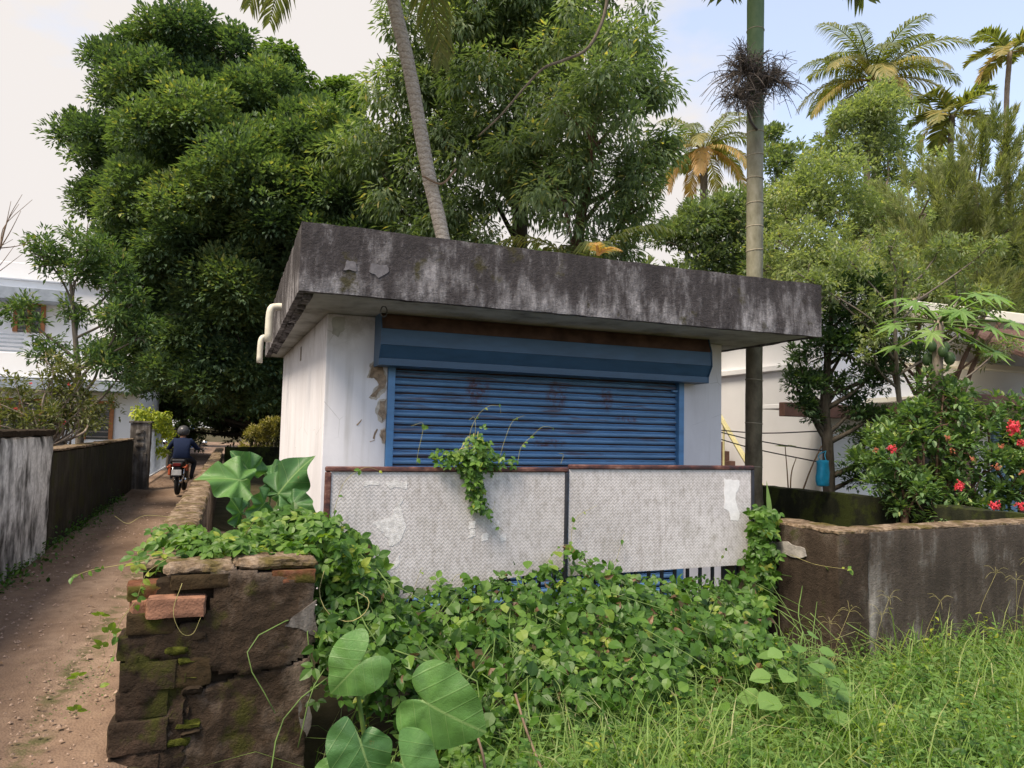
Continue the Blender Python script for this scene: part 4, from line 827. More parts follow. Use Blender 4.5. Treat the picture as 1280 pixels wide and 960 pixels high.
RTALL = [(18.73,17.78,11.7,1.2),(18.02,18.12,10.75,0.93),(19.7,17.36,12.25,1.07),(20.01,17.34,10.93,1.2),(19.42,17.43,12.78,0.8),(21.02,16.98,10.42,0.93),(18.34,18.11,9.29,1.07),(20,17.5,8.8,1.3),(22.5,17,9.0,1.3),(21.5,17,7.2,1.4),(24,16,8.5,1.4),(19,18,7,1.3)]
tree('tall_tree', 'tall yellowish-green open-crowned tree in front of the far coconut palm', RTALL, ([(19.4,17.6,-0.1),(19.3,17.6,7),(19.3,17.5,12)], [0.22,0.17,0.06]), 'lf_light', 'bark_pale', 10, 9, 0.17, DI(0.42), mode='spread', group='trees beyond the white house', fill=0.5)
FEATH = [(12.43,9.87,6.26,0.7),(13.14,9.57,6.59,0.78),(13.8,9.33,6.45,0.78),(12.76,9.81,5.34,0.78),(13.63,9.47,5.36,0.86),(14.12,9.25,5.84,0.78),(12.34,10.0,5.02,0.54),(13.31,9.67,4.6,0.62),(14.11,9.36,4.6,0.54),(13.4,9.43,7.22,0.54)]
ft = thing('feathery_tree', 'feathery olive-green tree with upswept plumes over the right-hand roof', 'tree', (14.0, 16.0, -0.1), group='trees beyond the white house')
m = MB(); limbs(m, None, ([(14.0,16.0,-0.1),(13.9,15.4,3.9),(13.5,10.2,5.6),(13.4,9.6,7)], [0.14,0.12,0.06,0.02]), FEATH, sub=1); m.build('trunk', 'bark_grey', ft, True)
PP, PD, PU, PT = [], [], [], []
for (x, y, z, r) in FEATH:
    for k in range(int(26 * r / .7)):      # plumes: upswept twigs clothed in short needles
        o_ = rdir(1)[0]; b_ = np.array((x, y, z)) + o_ * r * .7 - UP * r * .3; ax_ = nrm(o_ * .55 + UP * 1.0 + rng.normal(0, .15, 3)); L_ = rng.uniform(.5, .85); t_ = rng.random(130); tt = rng.normal(.5, .15)
        p_ = b_ + ax_ * (t_ * L_)[:, None]; dv = nrm(nrm(np.cross(ax_, rdir(130))) * (1.05 - .75 * t_)[:, None] + ax_ * .85)
        PP.append(p_); PD.append(dv); PU.append(rdir(130)); PT.append(np.clip(tt + rng.normal(0, .12, 130), 0, 1))
foliage('crown', 'lf_feather', ft, DI(.10, .02), np.concatenate(PP), np.concatenate(PD), np.concatenate(PU), rng.uniform(.12, .2, len(np.concatenate(PP))), np.concatenate(PT))
DARKT = [(7.1,7.16,2.69,0.39),(6.81,7.28,2.53,0.26),(7.38,7.04,2.8,0.36),(6.92,7.26,2.28,0.26),(7.31,7.11,2.28,0.31),(7.61,6.93,3.01,0.39),(7.17,7.09,3.21,0.36),(7.49,6.94,3.53,0.36),(7.84,6.82,3.33,0.31),(6.84,7.31,2.07,0.19),(7.96,6.82,2.71,0.29),(7.69,6.95,2.4,0.29),(7.0,7.23,1.86,0.14),(6.88,7.25,1.98,0.2),(7.5,7.1,1.95,0.26),(7.62,7.0,1.55,0.28),(7.58,7.0,1.15,0.26),(7.7,6.9,1.9,0.25),(6.75,7.3,2.3,0.2)]
tree('yard_tree', 'small dark-leaved tree by the mossy wall, with a blue bag on its trunk', DARKT, ([(7.34,7.3,-0.1),(7.26,7.25,0.63),(7.2,7.21,1.46),(7.14,7.19,2.07),(7.2,7.13,3.2)], [0.085,0.078,0.072,0.06,0.03]), 'lf_dark', 'bark_dark', 80, 7, 0.068, DI(0.5), fill=0.5)
BRNT = [(8.59,7.62,3.06,0.34),(8.96,7.46,3.3,0.4),(9.55,7.25,3.09,0.29),(9.26,7.41,2.51,0.29),(9.99,7.1,2.87,0.25),(9.76,7.15,3.32,0.23),(8.82,7.56,2.72,0.34)]
bt = tree('brown_leaved_tree', 'thin multi-stemmed tree with brownish leaves in front of the cream wall', BRNT, ([(9.2,7.5,-0.1),(9.18,7.48,1.93),(9.12,7.44,2.85),(9.1,7.4,3.3)], [0.06,0.05,0.035,0.02]), 'lf_shrub', 'bark_brown', 16, 6, 0.10, DI(0.4), fill=0.6)
for P in ([(9.3,7.5,0.3),(9.59,7.29,2.29),(9.99,7.05,3.44)], [(9.35,7.5,0.5),(9.8,7.2,2.5),(10.2,7.0,3.3)], [(9.1,7.5,0.3),(8.8,7.5,2.2),(8.6,7.6,3.1)]):
    m = MB(); m.tube(curve(P, 10), np.linspace(0.045, 0.025, 10), 7); m.build('branch', 'bark_brown', bt, True)
CREEPG = [(-2.3,19.7,1.78,0.2),(-2.25,20.4,1.87,0.25),(-2.22,21.2,1.81,0.25),(-2.2,22.0,1.6,0.3),(-2.2,23,1.5,0.3),(-2.18,24.2,1.5,0.35),(-2.18,25.4,1.3,0.4),(-2.15,26.4,1.0,0.35),(-2.2,23.6,0.8,0.3),(-2.3,26.6,1.7,0.4)]
cg = thing('gate_creeper', 'bright yellow-green creeper draped over the white lane gate', 'creeper', (-2.2, 22, 0.0))
CREEPG = [(x + .2, y, z, r) for x, y, z, r in CREEPG]
P, O, C_ = crown_points(CREEPG, 60, fill=.2); N = len(P) * 3; P3 = np.repeat(P, 3, 0); rv = rdir(N)
foliage('foliage', 'lf_yellow', cg, DI(0.7), P3 + rv * .05, nrm(rv - UP), nrm(rv + np.array((0.4, -0.6, 0.8))), 0.10 * rng.uniform(.6, 1.2, N), rng.random(N), True)
YSH = [(0.79,29.7,1.38,0.44),(1.37,29.5,1.55,0.37),(1.1,29.6,1.08,0.31),(1.53,29.4,1.25,0.37),(0.52,29.7,0.8,0.3),(1.65,29.4,1.78,0.31),(1.0,29.6,0.6,0.4)]
tree('variegated_shrub', 'yellow-cream variegated shrub at the bend of the lane', YSH, ([(1.1,29.6,-0.1),(1.1,29.6,0.5),(1.1,29.6,1.0)], [0.05,0.04,0.03]), 'lf_ysh', 'bark_grey', 26, 6, 0.12, DI(0.5))
# distant tree belts that close the view, one tree each
def belt(x, y, h, w, mat, lab):
    L = [(x + rng.normal() * w * .35, y + rng.normal() * w * .25, h * rng.uniform(.45, .92), w * rng.uniform(.3, .45)) for _ in range(7)] + [(x, y, h * .62, w * .5)]
    tree('distant_tree', lab, L, ([(x, y, -0.1), (x, y, h * .3), (x, y, h * .7)], [0.3, .25, .1]), mat, 'bark_dark', 3.2, 7, 0.42, DI(0.45), group='far trees closing the horizon')
for x, y, h, w, mt, lab in ((-14, 52, 10, 7, 'lf_mid', 'far tree rising behind the left white house'), (-6, 62, 8, 6, 'lf_far', 'far dark tree left of the lane end'),
                            (8, 66, 9, 8, 'lf_far', 'far dark tree right of the lane end'), (10, 34, 8, 7, 'lf_mid', 'mid-distance tree behind the drooping trees'),
                            (22, 33, 8.5, 7, 'lf_mid', 'mid-distance tree below the leftmost far coconut palm'), (33, 30, 10, 8, 'lf_light', 'pale tree below the far right areca palms'), (27, 20, 9, 6, 'lf_light', 'pale tree beside the tall open-crowned tree'), (36, 19, 10, 7, 'lf_mid', 'tree at the far right edge below the palms')):
    belt(x, y, h, w, mt, lab)

# ------------------------------------------------------------------ palms
def frond(root, base, az, el0, L, droop, ll, n, mat='lf_palm', t0=0.3, wid=0.055, hang=0.5, stiff=False, name='frond', tw=0.0, rad=0.035):
    """one palm leaf: curved rachis with two rows of leaflets; a part of its palm"""
    K = 14; P = [np.array(base, float)]; D = []
    for i in range(K):
        e = el0 - droop * ((i + .5) / K) ** 1.3; d = np.array((math.sin(az) * math.cos(e), math.cos(az) * math.cos(e), math.sin(e))); D.append(d); P.append(P[-1] + d * L / K)
    P = np.array(P); D = np.array(D + [D[-1]])
    Vr, Fr = tube(P, np.linspace(rad, 0.006, K + 1), 5, False); Vs = [Vr]; Fs = [tuple(f) for f in Fr]; T_ = [np.full(len(Vr), min(1, t0 + .12))]; off = len(Vr)
    side = np.array((math.cos(az), -math.sin(az), 0))
    u = np.linspace(0.12, 0.995, n); idx = u * K; i0 = np.minimum(idx.astype(int), K - 1); fr_ = (idx - i0)[:, None]
    B = P[i0] * (1 - fr_) + P[i0 + 1] * fr_; Dd = D[i0]; nb = np.cross(np.broadcast_to(side, Dd.shape), Dd)
    lenp = ll * np.clip(np.sin(np.pi * np.clip(u * 0.86 + 0.1, 0, 1)) ** 0.6, .15, 1)
    for sgn in (-1, 1):
        ld = nrm(side * sgn + Dd * (0.55 + 0.5 * u[:, None]) + nb * (0.35 if stiff else 0.12) + rng.normal(0, .10, (n, 3))); L1 = lenp[:, None] * rng.uniform(.85, 1.1, (n, 1))
        m1 = B + ld * L1 * 0.5 - UP * L1 * hang * 0.10; m2 = m1 + nrm(ld - UP * hang) * L1 * 0.5
        wv_ = nrm(np.cross(ld, np.cross(Dd, ld))) * wid * 0.5
        q_ = np.stack([B - wv_ * .5, B + wv_ * .5, m1 + wv_, m1 - wv_, m2], 1).reshape(-1, 3); Vs.append(q_)
        for k in range(n): o5 = off + k * 5; Fs += [(o5, o5 + 1, o5 + 2, o5 + 3), (o5 + 3, o5 + 2, o5 + 4)]
        T_.append(np.repeat(np.clip(t0 + rng.normal(0, .08, n), 0, 1), 5)); off += 5 * n
    return mk(name, np.concatenate(Vs), Fs, mat, root, tint=np.concatenate(T_))
def palm(name, label, path, rads, barkm, crown, nf, L, ll, n, wid, group=None, areca=False, seed=0, gold=0.0, eb=0.0):
    random.seed(seed); root = thing(name, label, 'palm', tuple(path[0]), group=group); P = curve(path, 40)
    rr = np.interp(np.linspace(0, 1, 40), np.linspace(0, 1, len(rads)), rads) * (1 + 0.03 * np.sin(np.arange(40) * 2.1)); m = MB(); m.tube(P, rr, 14); m.build('trunk', barkm, root, True)
    for k in range(nf):
        u = (k + .5) / nf; az = k * 2.39996 + random.uniform(-.2, .2); el = R(78 - 100 * u ** 0.9) + eb
        frond(root, np.array(crown) + np.array((math.sin(az), math.cos(az), 0)) * rads[-1] * .7, az, el, L * random.uniform(.85, 1.08), R(75) if areca else R(95 - 35 * u), ll, n, t0=(0.30 + 0.18 * random.random()) + gold * max(0, u - 0.45) * 1.3, wid=wid, hang=0.35 if areca else 1.25, stiff=areca, rad=0.012 + L * 0.008)  # gold: warm sunlight put into the tint of the lower fronds
    return root
# near coconut leaning behind the roof, crown above the frame
cn = palm('coconut_palm', 'pale leaning coconut trunk rising behind the shop roof', [(4.35,12.6,-0.1),(3.9,12.5,2.6),(3.46,12.39,4.84),(3.09,12.33,6.19),(2.64,12.06,7.82),(2.26,11.81,8.89),(1.55,11.35,11.3)], [0.19,0.145,0.13,0.125,0.12,0.12,0.13], 'coco_bark', (1.53,11.33,11.35), 19, 3.9, 0.85, 60, 0.05, seed=3)
frond(cn, (1.5,11.3,11.2), R(235), R(-50), 2.3, R(35), 0.9, 46, t0=0.62, hang=1.5); frond(cn, (1.6,11.3,11.2), R(105), R(-25), 2.6, R(60), 0.8, 46, t0=0.35, hang=1.3)
for P in ([(3.55,12.12,6.25),(3.30,12.15,5.95),(2.95,12.18,6.05)],): m = MB(); m.tube(curve(P, 10), 0.02, 6); m.build('rope', 'twig', cn, True)
# near areca palm with smooth ringed stem
an = palm('areca_palm', 'tall smooth ringed areca palm stem standing at the right end of the shop', [(6.32,7.55,-0.1),(6.29,7.52,0.62),(6.25,7.49,1.23),(6.15,7.35,3.63),(6.0,7.15,7.15),(5.95,7.06,9.1)], [0.118,0.112,0.108,0.104,0.106,0.09], 'areca_stem', (5.95,7.06,9.1), 11, 2.1, 0.75, 34, 0.075, areca=True, seed=5)
zs = [3.95, 4.25, 4.55, 4.86, 5.16, 5.45, 5.62, 5.80, 5.98, 6.75, 1.2, 1.75, 2.3]
for z in zs:
    t_ = np.interp(z, [0.62, 1.23, 3.63, 7.15], [0, 1, 2, 3]); i = int(t_); f_ = t_ - i
    pp = np.array([(6.29,7.52),(6.25,7.49),(6.15,7.35),(6.0,7.15),(6.0,7.15)]); c_ = pp[i] * (1 - f_) + pp[i + 1] * f_
    m = MB(); tl = random.uniform(-.012, .012); m.tube([(c_[0] + 0.107 * math.cos(a), c_[1] + 0.107 * math.sin(a), z + tl * math.cos(a)) for a in np.linspace(0, 2 * math.pi, 25)], 0.006, 5, False); m.build('leaf_scar', 'areca_ring', an, True)
# fronds that dip into the top of the picture
for az, el, L_ in ((275, -14, 2.0), (95, -12, 2.2)): frond(an, (5.95,7.05,8.78), R(az), R(el), L_, R(62), 0.8, 34, t0=0.28, wid=0.08, hang=0.7, stiff=True)
def spadix(root, c, n, r, lab=None):
    """dry branched flower stalk: bunch of fine drooping strands"""
    m = MB()
    for k in range(n):
        side = -1 if k % 3 else 1; d = nrm(np.array((rng.normal() * .75 + side * .3, rng.normal() * .6 - .1, rng.normal() * .85 + .1))); L_ = r * rng.uniform(.5, 1.05); a = np.array(c) + np.array((side * .06, 0, 0))
        b = a + d * L_ * .6 + rdir(1)[0] * .03; e = b + d * L_ * .35 - UP * L_ * .22; m.tube(curve([a, b, e], 6), np.linspace(.0055, .003, 6), 4, tint=rng.random())
        for j in range(11):
            t_ = rng.uniform(.35, 1); s_ = a + (b - a) * t_; q_ = s_ + rdir(1)[0] * .11 - UP * .03; m.tube([s_, (s_ + q_) / 2 - UP * .004, q_], [.004, .0032, .0025], 3, tint=rng.random())
    return m.build('dry_flower_stalk', 'lf_dryinf', root, True, tint=True)
spadix(an, (5.74,6.98,6.06), 90, 0.62); spadix(an, (6.16,7.0,6.05), 56, 0.55); spadix(an, (5.66,7.0,5.74), 44, 0.42)
m = MB(); m.tube(curve([(6.02,7.15,5.45),(5.86,7.1,5.55),(5.80,7.05,5.95),(5.9,7.05,6.15)], 8), .018, 6); m.build('flower_stem', 'lf_dryinf', an, True)
PG = 'far palms on the skyline'
palm('coconut_palm', 'far coconut palm with hanging fronds tinted sunlit gold left of the ringed stem', [(27.2,36.9,-0.1),(26.94,36.86,15.88),(26.77,36.65,19.6)], [0.28,0.24,0.22], 'bark_grey', (26.77,36.65,19.6), 24, 4.0, 1.0, 60, 0.065, PG, seed=11, gold=1.15, eb=R(-8))
palm('coconut_palm', 'largest far coconut palm with arching fronds above the light green trees', [(30.2,26.6,-0.1),(29.71,26.36,12.42),(29.07,26.07,19.6)], [0.28,0.24,0.22], 'bark_grey', (29.07,26.07,19.6), 26, 4.2, 1.1, 66, 0.06, PG, seed=12, gold=0.5, eb=R(6))
palm('areca_palm', 'far areca palm with dark stiff drooping fronds beside the largest coconut palm', [(31.2,23.7,-0.1),(31.14,23.55,13.77),(31.05,23.34,17.0)], [0.14,0.13,0.13], 'bark_grey', (31.05,23.34,17.0), 11, 2.2, 0.9, 24, 0.13, PG, True, 13, 0.35)
palm('areca_palm', 'far thin areca palm with yellow dying frond at the right edge of the sky', [(39.5,26.6,-0.1),(39.43,26.46,18.2),(39.35,26.1,23.3)], [0.15,0.13,0.13], 'bark_pale', (39.35,26.1,23.3), 11, 2.4, 0.9, 24, 0.14, PG, True, 14, 0.7)
yp = palm('young_palm', 'young dark feathery palm behind the roof below the hanging-leaved trees', [(6.4,11.9,4.0 - 4.1),(6.35,12.5,2.0),(6.3,12.5,4.6)], [0.12,0.11,0.1], 'bark_dark', (6.3,12.5,4.7), 13, 1.9, 0.6, 34, 0.05, seed=15, gold=0.2)
yp2 = palm('young_palm', 'small bright young palm peeping over the right half of the roof edge', [(8.6,12.9,-0.1),(8.6,12.9,2),(8.6,12.9,4.4)], [0.08,0.08,0.07], 'bark_grey', (8.6,12.9,4.4), 12, 1.4, 0.5, 28, 0.06, seed=16)
frond(yp, (5.67, 10.69, 4.61), R(215), R(35), .55, R(70), .20, 26, t0=.97, wid=.03, name='dry_frond'); frond(yp, (5.67, 10.69, 4.61), R(160), R(25), .5, R(60), .20, 26, t0=.97, wid=.03, name='dry_frond')
bt_ = thing('bare_tree', 'leafless thin twigs against the sky at the left edge', 'tree', (-4.2, 12.9, -0.1))
m = MB(); m.tube(curve([(-4.2, 12.9, -.1), (-4.15, 12.9, 2.2), (-3.72, 13.13, 3.58), (-3.4, 12.96, 4.2)], 14), np.linspace(.05, .014, 14), 6); m.build('trunk', 'bark_grey', bt_, True)
for a_, b_ in (((-3.4, 12.96, 4.2), (-3.07, 12.77, 5.0)), ((-3.4, 12.96, 4.2), (-3.11, 12.8, 4.72)), ((-3.72, 13.13, 3.58), (-3.17, 12.87, 4.21))):
    for k in range(3):
        e_ = np.array(b_) + rng.normal(0, .12, 3); m = MB(); m.tube(curve([a_, (np.array(a_) + e_) / 2 + rng.normal(0, .05, 3), e_], 8), np.linspace(.009, .003, 8), 4); m.build('twig', 'twig', bt_, True)
random.seed(21)
# papaya
pa = thing('papaya_tree', 'papaya tree with green fruits and broad lobed leaves over the hedge', 'tree', (7.60, 5.95, -0.1))
m = MB(); m.tube(curve([(7.60,5.95,-0.1),(7.56,5.92,1.3),(7.50,5.88,2.3),(7.50,5.85,2.95)], 14), np.linspace(.085, .05, 14), 9); m.build('trunk', 'bark_pale', pa, True)
for k in range(6):
    a = k * 1.05; bmx = bmesh.new(); bmesh.ops.create_icosphere(bmx, subdivisions=2, radius=1.0)
    V = np.array([v.co for v in bmx.verts]); F = [tuple(v.index for v in f.verts) for f in bmx.faces]; bmx.free()
    s_ = 0.048 + 0.014 * random.random(); V = V * np.array((s_, s_, s_ * 1.35)) * (1 + 0.12 * V[:, 2:3] * -1)
    mk('fruit', V + np.array((7.50 + .11 * math.cos(a), 5.86 + .11 * math.sin(a), 2.66 - .07 * (k % 3))), F, 'lf_dark', pa, smooth=True, tint=np.full(len(V), .8))
def lobed_leaf(root, base, tip, size, up, mat='lf_weed', tint=.6, stem='stem_green'):
    """palmate leaf: seven pointed lobes, each toothed, round the petiole end"""
    base = np.array(base); tip = np.array(tip); up = nrm(np.array(up, float)); y = nrm(tip - base + 1e-6); y = nrm(y - up * (y @ up)); x = np.cross(y, up)
    pts = []
    for k in range(7):
        a = R(-135 + 45 * k); Lk = size * (1.0 - 0.10 * abs(k - 3))
        for (rr, da) in ((.30, -.40), (.62, -.20), (.58, -.12), (1.0, 0.0), (.58, .12), (.62, .20)): pts.append((Lk * rr, a + da))
    V = [tip]; V += [tip + r_ * (math.cos(a) * y + math.sin(a) * x) - up * (r_ / size) ** 2 * size * .28 for r_, a in pts]; n = len(pts)
    F = [(0, i, i + 1) for i in range(1, n)]
    o = mk('leaf', V, F, mat, root, tint=np.full(n + 1, tint)); m = MB(); m.tube(curve([base, (base + tip) / 2 + UP * .03, tip], 6), .012, 5); m.build('petiole', stem, o, True); return o
for k in range(15):
    a = k * 2.4; el = 0.75 - k * .09; d = np.array((math.cos(a) * math.cos(el), math.sin(a) * math.cos(el), math.sin(el))); b = np.array((7.50, 5.85, 2.92))
    lobed_leaf(pa, b, b + d * 0.50, 0.27, UP * .8 + d * .3 + np.array((-.1, -.35, 0)), tint=.55 + .3 * random.random())
for (c_, s_) in (((8.25,5.55,2.95),.32), ((8.30,5.35,2.72),.30), ((7.25,5.5,2.98),.27), ((7.85,5.45,3.2),.30), ((8.05,5.6,2.6),.26)):
    lobed_leaf(pa, (7.50,5.85,2.92), c_, s_, (-.15, -.55, .8), tint=.75)
# flowering hedge: three shrubs side by side
HED = [(6.4,5.69,1.49,0.32),(6.7,5.56,1.66,0.35),(7.03,5.45,1.5,0.38),(6.57,5.65,1.07,0.3),(6.97,5.5,1.08,0.34),(7.35,5.34,1.26,0.38),(7.66,5.2,1.43,0.34),(7.6,5.26,1.01,0.3),(7.21,5.42,0.87,0.25),(6.69,5.55,1.87,0.24),(7.01,5.42,1.92,0.24),(7.79,5.17,1.18,0.3),(6.25,5.77,1.15,0.21),(6.51,5.7,0.81,0.15),(7.84,5.11,1.69,0.25),(8.1,5.2,1.3,0.35)]
HED = [(x + .55, y + .28, z, r) for x, y, z, r in HED] + [(7.56,5.7,1.48,0.28),(7.5,6.0,1.04,0.3),(7.6,5.9,2.01,0.25),(7.5,5.8,2.15,0.25),(7.75,5.75,2.1,0.24),(8.05,5.7,1.86,0.3),(8.4,5.5,1.95,0.26),(8.3,5.6,1.6,0.3),(7.6,5.8,.7,.3),(7.9,5.6,.8,.3),(7.35,6.4,1.5,.32),(7.35,6.5,1.1,.3),(7.4,6.3,.75,.25),(7.3,6.7,1.3,.28),(7.45,6.2,1.85,.26),(7.3,6.1,.95,.25),(7.05,5.8,1.0,.3),(7.1,5.7,.75,.25),(6.95,5.95,1.3,.25)]
FLW = [(7.28,4.9,1.7,0.1),(7.36,4.88,1.56,0.06),(6.81,5.13,1.12,0.07),(7.15,5.01,0.93,0.07),(7.39,4.91,0.94,0.06),(6.67,5.14,1.6,0.05),(6.92,5.06,1.39,0.04),(7.15,4.98,1.32,0.05),(6.02,5.41,1.46,0.04),(6.17,5.35,1.47,0.06),(7.4,4.89,1.27,0.05),(6.73,5.13,1.47,0.04),(7.18,4.95,1.52,0.05)]
FLW = [(x * 1.055, y * 1.055, 1.55 + (z - 1.55) * 1.055, r * 1.05) for x, y, z, r in FLW]
grp = ([h for h in HED if h[0] < 7.2], [h for h in HED if 7.2 <= h[0] < 7.95], [h for h in HED if h[0] >= 7.95])
for k, (g_, lab) in enumerate(zip(grp, ('leafy hedge shrub nearest the mossy wall with small faded flowers', 'middle hedge shrub with red flower heads over the right wall', 'hedge shrub at the right edge with the largest red flower heads'))):
    cx = sum(h[0] for h in g_) / len(g_); cy = sum(h[1] for h in g_) / len(g_)
    hs = tree('hedge_shrub', lab, g_, ([(cx, cy, -0.1), (cx, cy, .4), (cx, cy, .9)], [.05, .045, .03]), 'lf_hedge', 'bark_brown', 34, 6, 0.08, T_oval(0.5), group='flowering hedge shrubs', fill=.5, sub=11, subr=.38)
    for j, f_ in enumerate(FLW):
        if (0 if f_[0] < 6.75 else 1 if f_[0] < 7.5 else 2) == k: flower_cluster(hs, f_[:3], f_[3], 'petal_red' if f_[3] > .06 else 'petal_faded', 40 if f_[3] > .06 else 16, 'flower_head')
FRONTL = [(6.62,6.55,3.28,0.34),(7.08,6.39,3.05,0.32),(7.41,6.22,3.49,0.30),(6.78,6.45,3.71,0.32),(7.22,6.27,3.86,0.32),(6.34,6.64,3.46,0.25),(6.28,6.7,3.03,0.21),(7.0,6.3,2.7,0.25),(7.85,6.9,3.35,0.34),(8.3,6.7,3.6,0.36),(8.75,6.5,3.5,0.36),(9.1,6.35,3.3,0.34),(8.5,6.6,4.05,0.34),(9.0,6.4,4.0,0.34),(8.2,6.8,2.85,0.26),(9.2,6.3,2.8,0.24)]
FRONTL = [(x * 1.04, y * 1.04, 1.55 + (z - 1.55) * 1.04, r) for x, y, z, r in FRONTL]
tree('garden_tree', 'fine-leaved green tree reaching over the hedge in front of the cream wall', FRONTL, ([(7.95,6.75,-0.1),(7.9,6.7,1.5),(7.7,6.6,2.7),(7.6,6.5,3.7)], [0.04,0.035,0.028,0.012]), 'lf_light', 'bark_grey', 52, 8, 0.07, DI(0.42), mode='spread', fill=.5, sub=11, subr=.34)

# ================================================================== TARO
def taro_leaf(root, o, tip, l1, l2, base, mat='taro', wave=.05, tilt=.25, seed=0):
    r = random.Random(seed); o, tip, l1, l2 = [np.array(a, float) for a in (o, tip, l1, l2)]
    y = nrm(tip - o); n = np.cross(l2 - l1, y); n = nrm(n)
    if n @ np.array((-.36, -.93, .2)) < 0: n = -n
    n = nrm(n + UP * tilt); n = nrm(n - y * (n @ y)); x = np.cross(y, n); tl = np.linalg.norm(tip - o)
    A = []
    for l_ in (l1, l2):
        v = l_ - o; A.append((math.atan2(v @ x, v @ y), np.linalg.norm(v)))
    A.sort(key=lambda a: -a[0]); (ap, rp), (an_, rn) = A; ap = max(ap, R(95)); an_ = min(an_, -R(95))
    th = []; 
    def half(al, rl):
        s_ = 1 if al > 0 else -1; al = abs(al); mx = (tl + rl) / 2
        return [(s_ * a, b) for a, b in ((0.10 * al, tl * .86), (0.28 * al, tl * .74), (.5 * al, .42 * tl + .36 * rl), (.78 * al, .30 * tl + .62 * rl), (al, rl), (al + (math.pi - al) * .45, rl * .80), (al + (math.pi - al) * .8, rl * .38))]
    pts = sorted([(0, tl)] + half(ap, rp) + half(an_, rn) + [(math.pi, rp * .12)], key=lambda a: a[0])
    a_ = np.array([p[0] for p in pts]); b_ = np.array([p[1] for p in pts]); a3 = np.concatenate([a_ - 2 * math.pi, a_, a_ + 2 * math.pi]); b3 = np.concatenate([b_] * 3)
    NA = 84; ang = np.linspace(-math.pi, math.pi, NA, endpoint=False); rad_ = np.interp(ang, a3, b3)
    for _ in range(2): rad_ = np.where(abs(ang) < .09, rad_, (np.roll(rad_, 1) + rad_ * 2 + np.roll(rad_, -1)) / 4)
    V = [o]; UVv = [(0, 0, 0)]; S = max(tl, rp, rn); RG = 7
    for k in range(1, RG + 1):
        f = k / RG
        for i in range(NA):
            rr = rad_[i] * f; px_ = rr * math.sin(ang[i]); py_ = rr * math.cos(ang[i])
            h = -0.55 * (rr / S) ** 2 * S * .45 + wave * S * math.sin(ang[i] * 7 + seed) * f ** 2 + .10 * abs(px_) * (1 - f * .3)
            V.append(o + x * px_ + y * py_ + n * h); UVv.append((px_ / S, py_ / S, 0))
    F = [(0, 1 + i, 1 + (i + 1) % NA) for i in range(NA)]
    for k in range(RG - 1):
        for i in range(NA): a = 1 + k * NA + i; b = 1 + k * NA + (i + 1) % NA; F.append((a, a + NA, b + NA, b))
    lf = mk('leaf', V, F, mat, root, smooth=True, vec=UVv); m = MB(); base = np.array(base, float)
    m.tube(curve([base, base * .45 + o * .55 + np.array((0, .05, .02)), o - n * .012], 10), np.linspace(.016, .008, 10), 7); m.build('petiole', 'stem_green', lf, True); return lf
tp = thing('taro_plant', 'taro plant with big heart-shaped leaves in front of the vine thicket', 'plant', (0.72, 3.35, -0.28))
B = (0.72, 3.35, -0.28)
for k, (o, t, a, b, mt) in enumerate((((0.56,3.3,0.49),(0.46,3.32,0.38),(0.60,3.30,0.66),(0.72,3.26,0.51),'taro'), ((0.85,3.09,0.38),(1.08,2.99,0.25),(0.81,3.11,0.54),(0.73,3.16,0.35),'taro'),
        ((0.57,3.1,0.24),(0.64,3.05,0.03),(0.52,3.12,0.36),(0.66,3.08,0.27),'taro_dark'), ((0.73,2.99,0.17),(0.81,2.95,-0.03),(0.72,2.99,0.32),(0.81,2.97,0.21),'taro'), ((0.48,3.15,0.10),(0.45,3.12,-0.04),(0.52,3.14,0.19),(0.43,3.16,0.18),'taro'))):
    taro_leaf(tp, o, t, a, b, B, mt, .035, .15, k)
tq = thing('taro_plant', 'large crinkled taro clump behind the broken brick wall beside the white shop wall', 'plant', (0.2, 5.7, -0.03))
for k, (o, t, a, b, mt) in enumerate((((0.08,5.59,1.17),(-0.26,5.50,1.25),(0.13,5.62,1.42),(0.11,5.45,0.97),'taro'), ((0.15,5.77,1.22),(0.02,5.66,1.40),(0.32,5.74,1.16),(0.02,5.70,1.05),'taro'),
        ((0.36,5.71,1.06),(0.585,5.58,1.44),(0.27,5.73,1.18),(0.49,5.62,0.98),'taro_dark'), ((0.32,5.92,1.16),(0.62,5.75,1.12),(0.22,5.95,1.24),(0.30,5.90,1.02),'taro'),
        ((0.09,5.39,0.96),(0.02,5.28,1.09),(0.20,5.35,1.03),(0.09,5.32,0.84),'taro_dark'), ((0.24,5.33,1.02),(0.13,5.24,0.90),(0.35,5.26,1.09),(0.27,5.30,0.88),'taro_dark'), ((0.45,5.5,1.0),(0.62,5.35,0.95),(0.4,5.5,1.14),(0.42,5.45,0.86),'taro'))):
    o = np.array(o); t, a, b = [o + (np.array(v) - o) * .80 for v in (t, a, b)]; taro_leaf(tq, o, t, a, b, (0.2, 5.7, -0.3), 'taro_dark' if k > 0 else 'taro', .15, .5, k + 10)

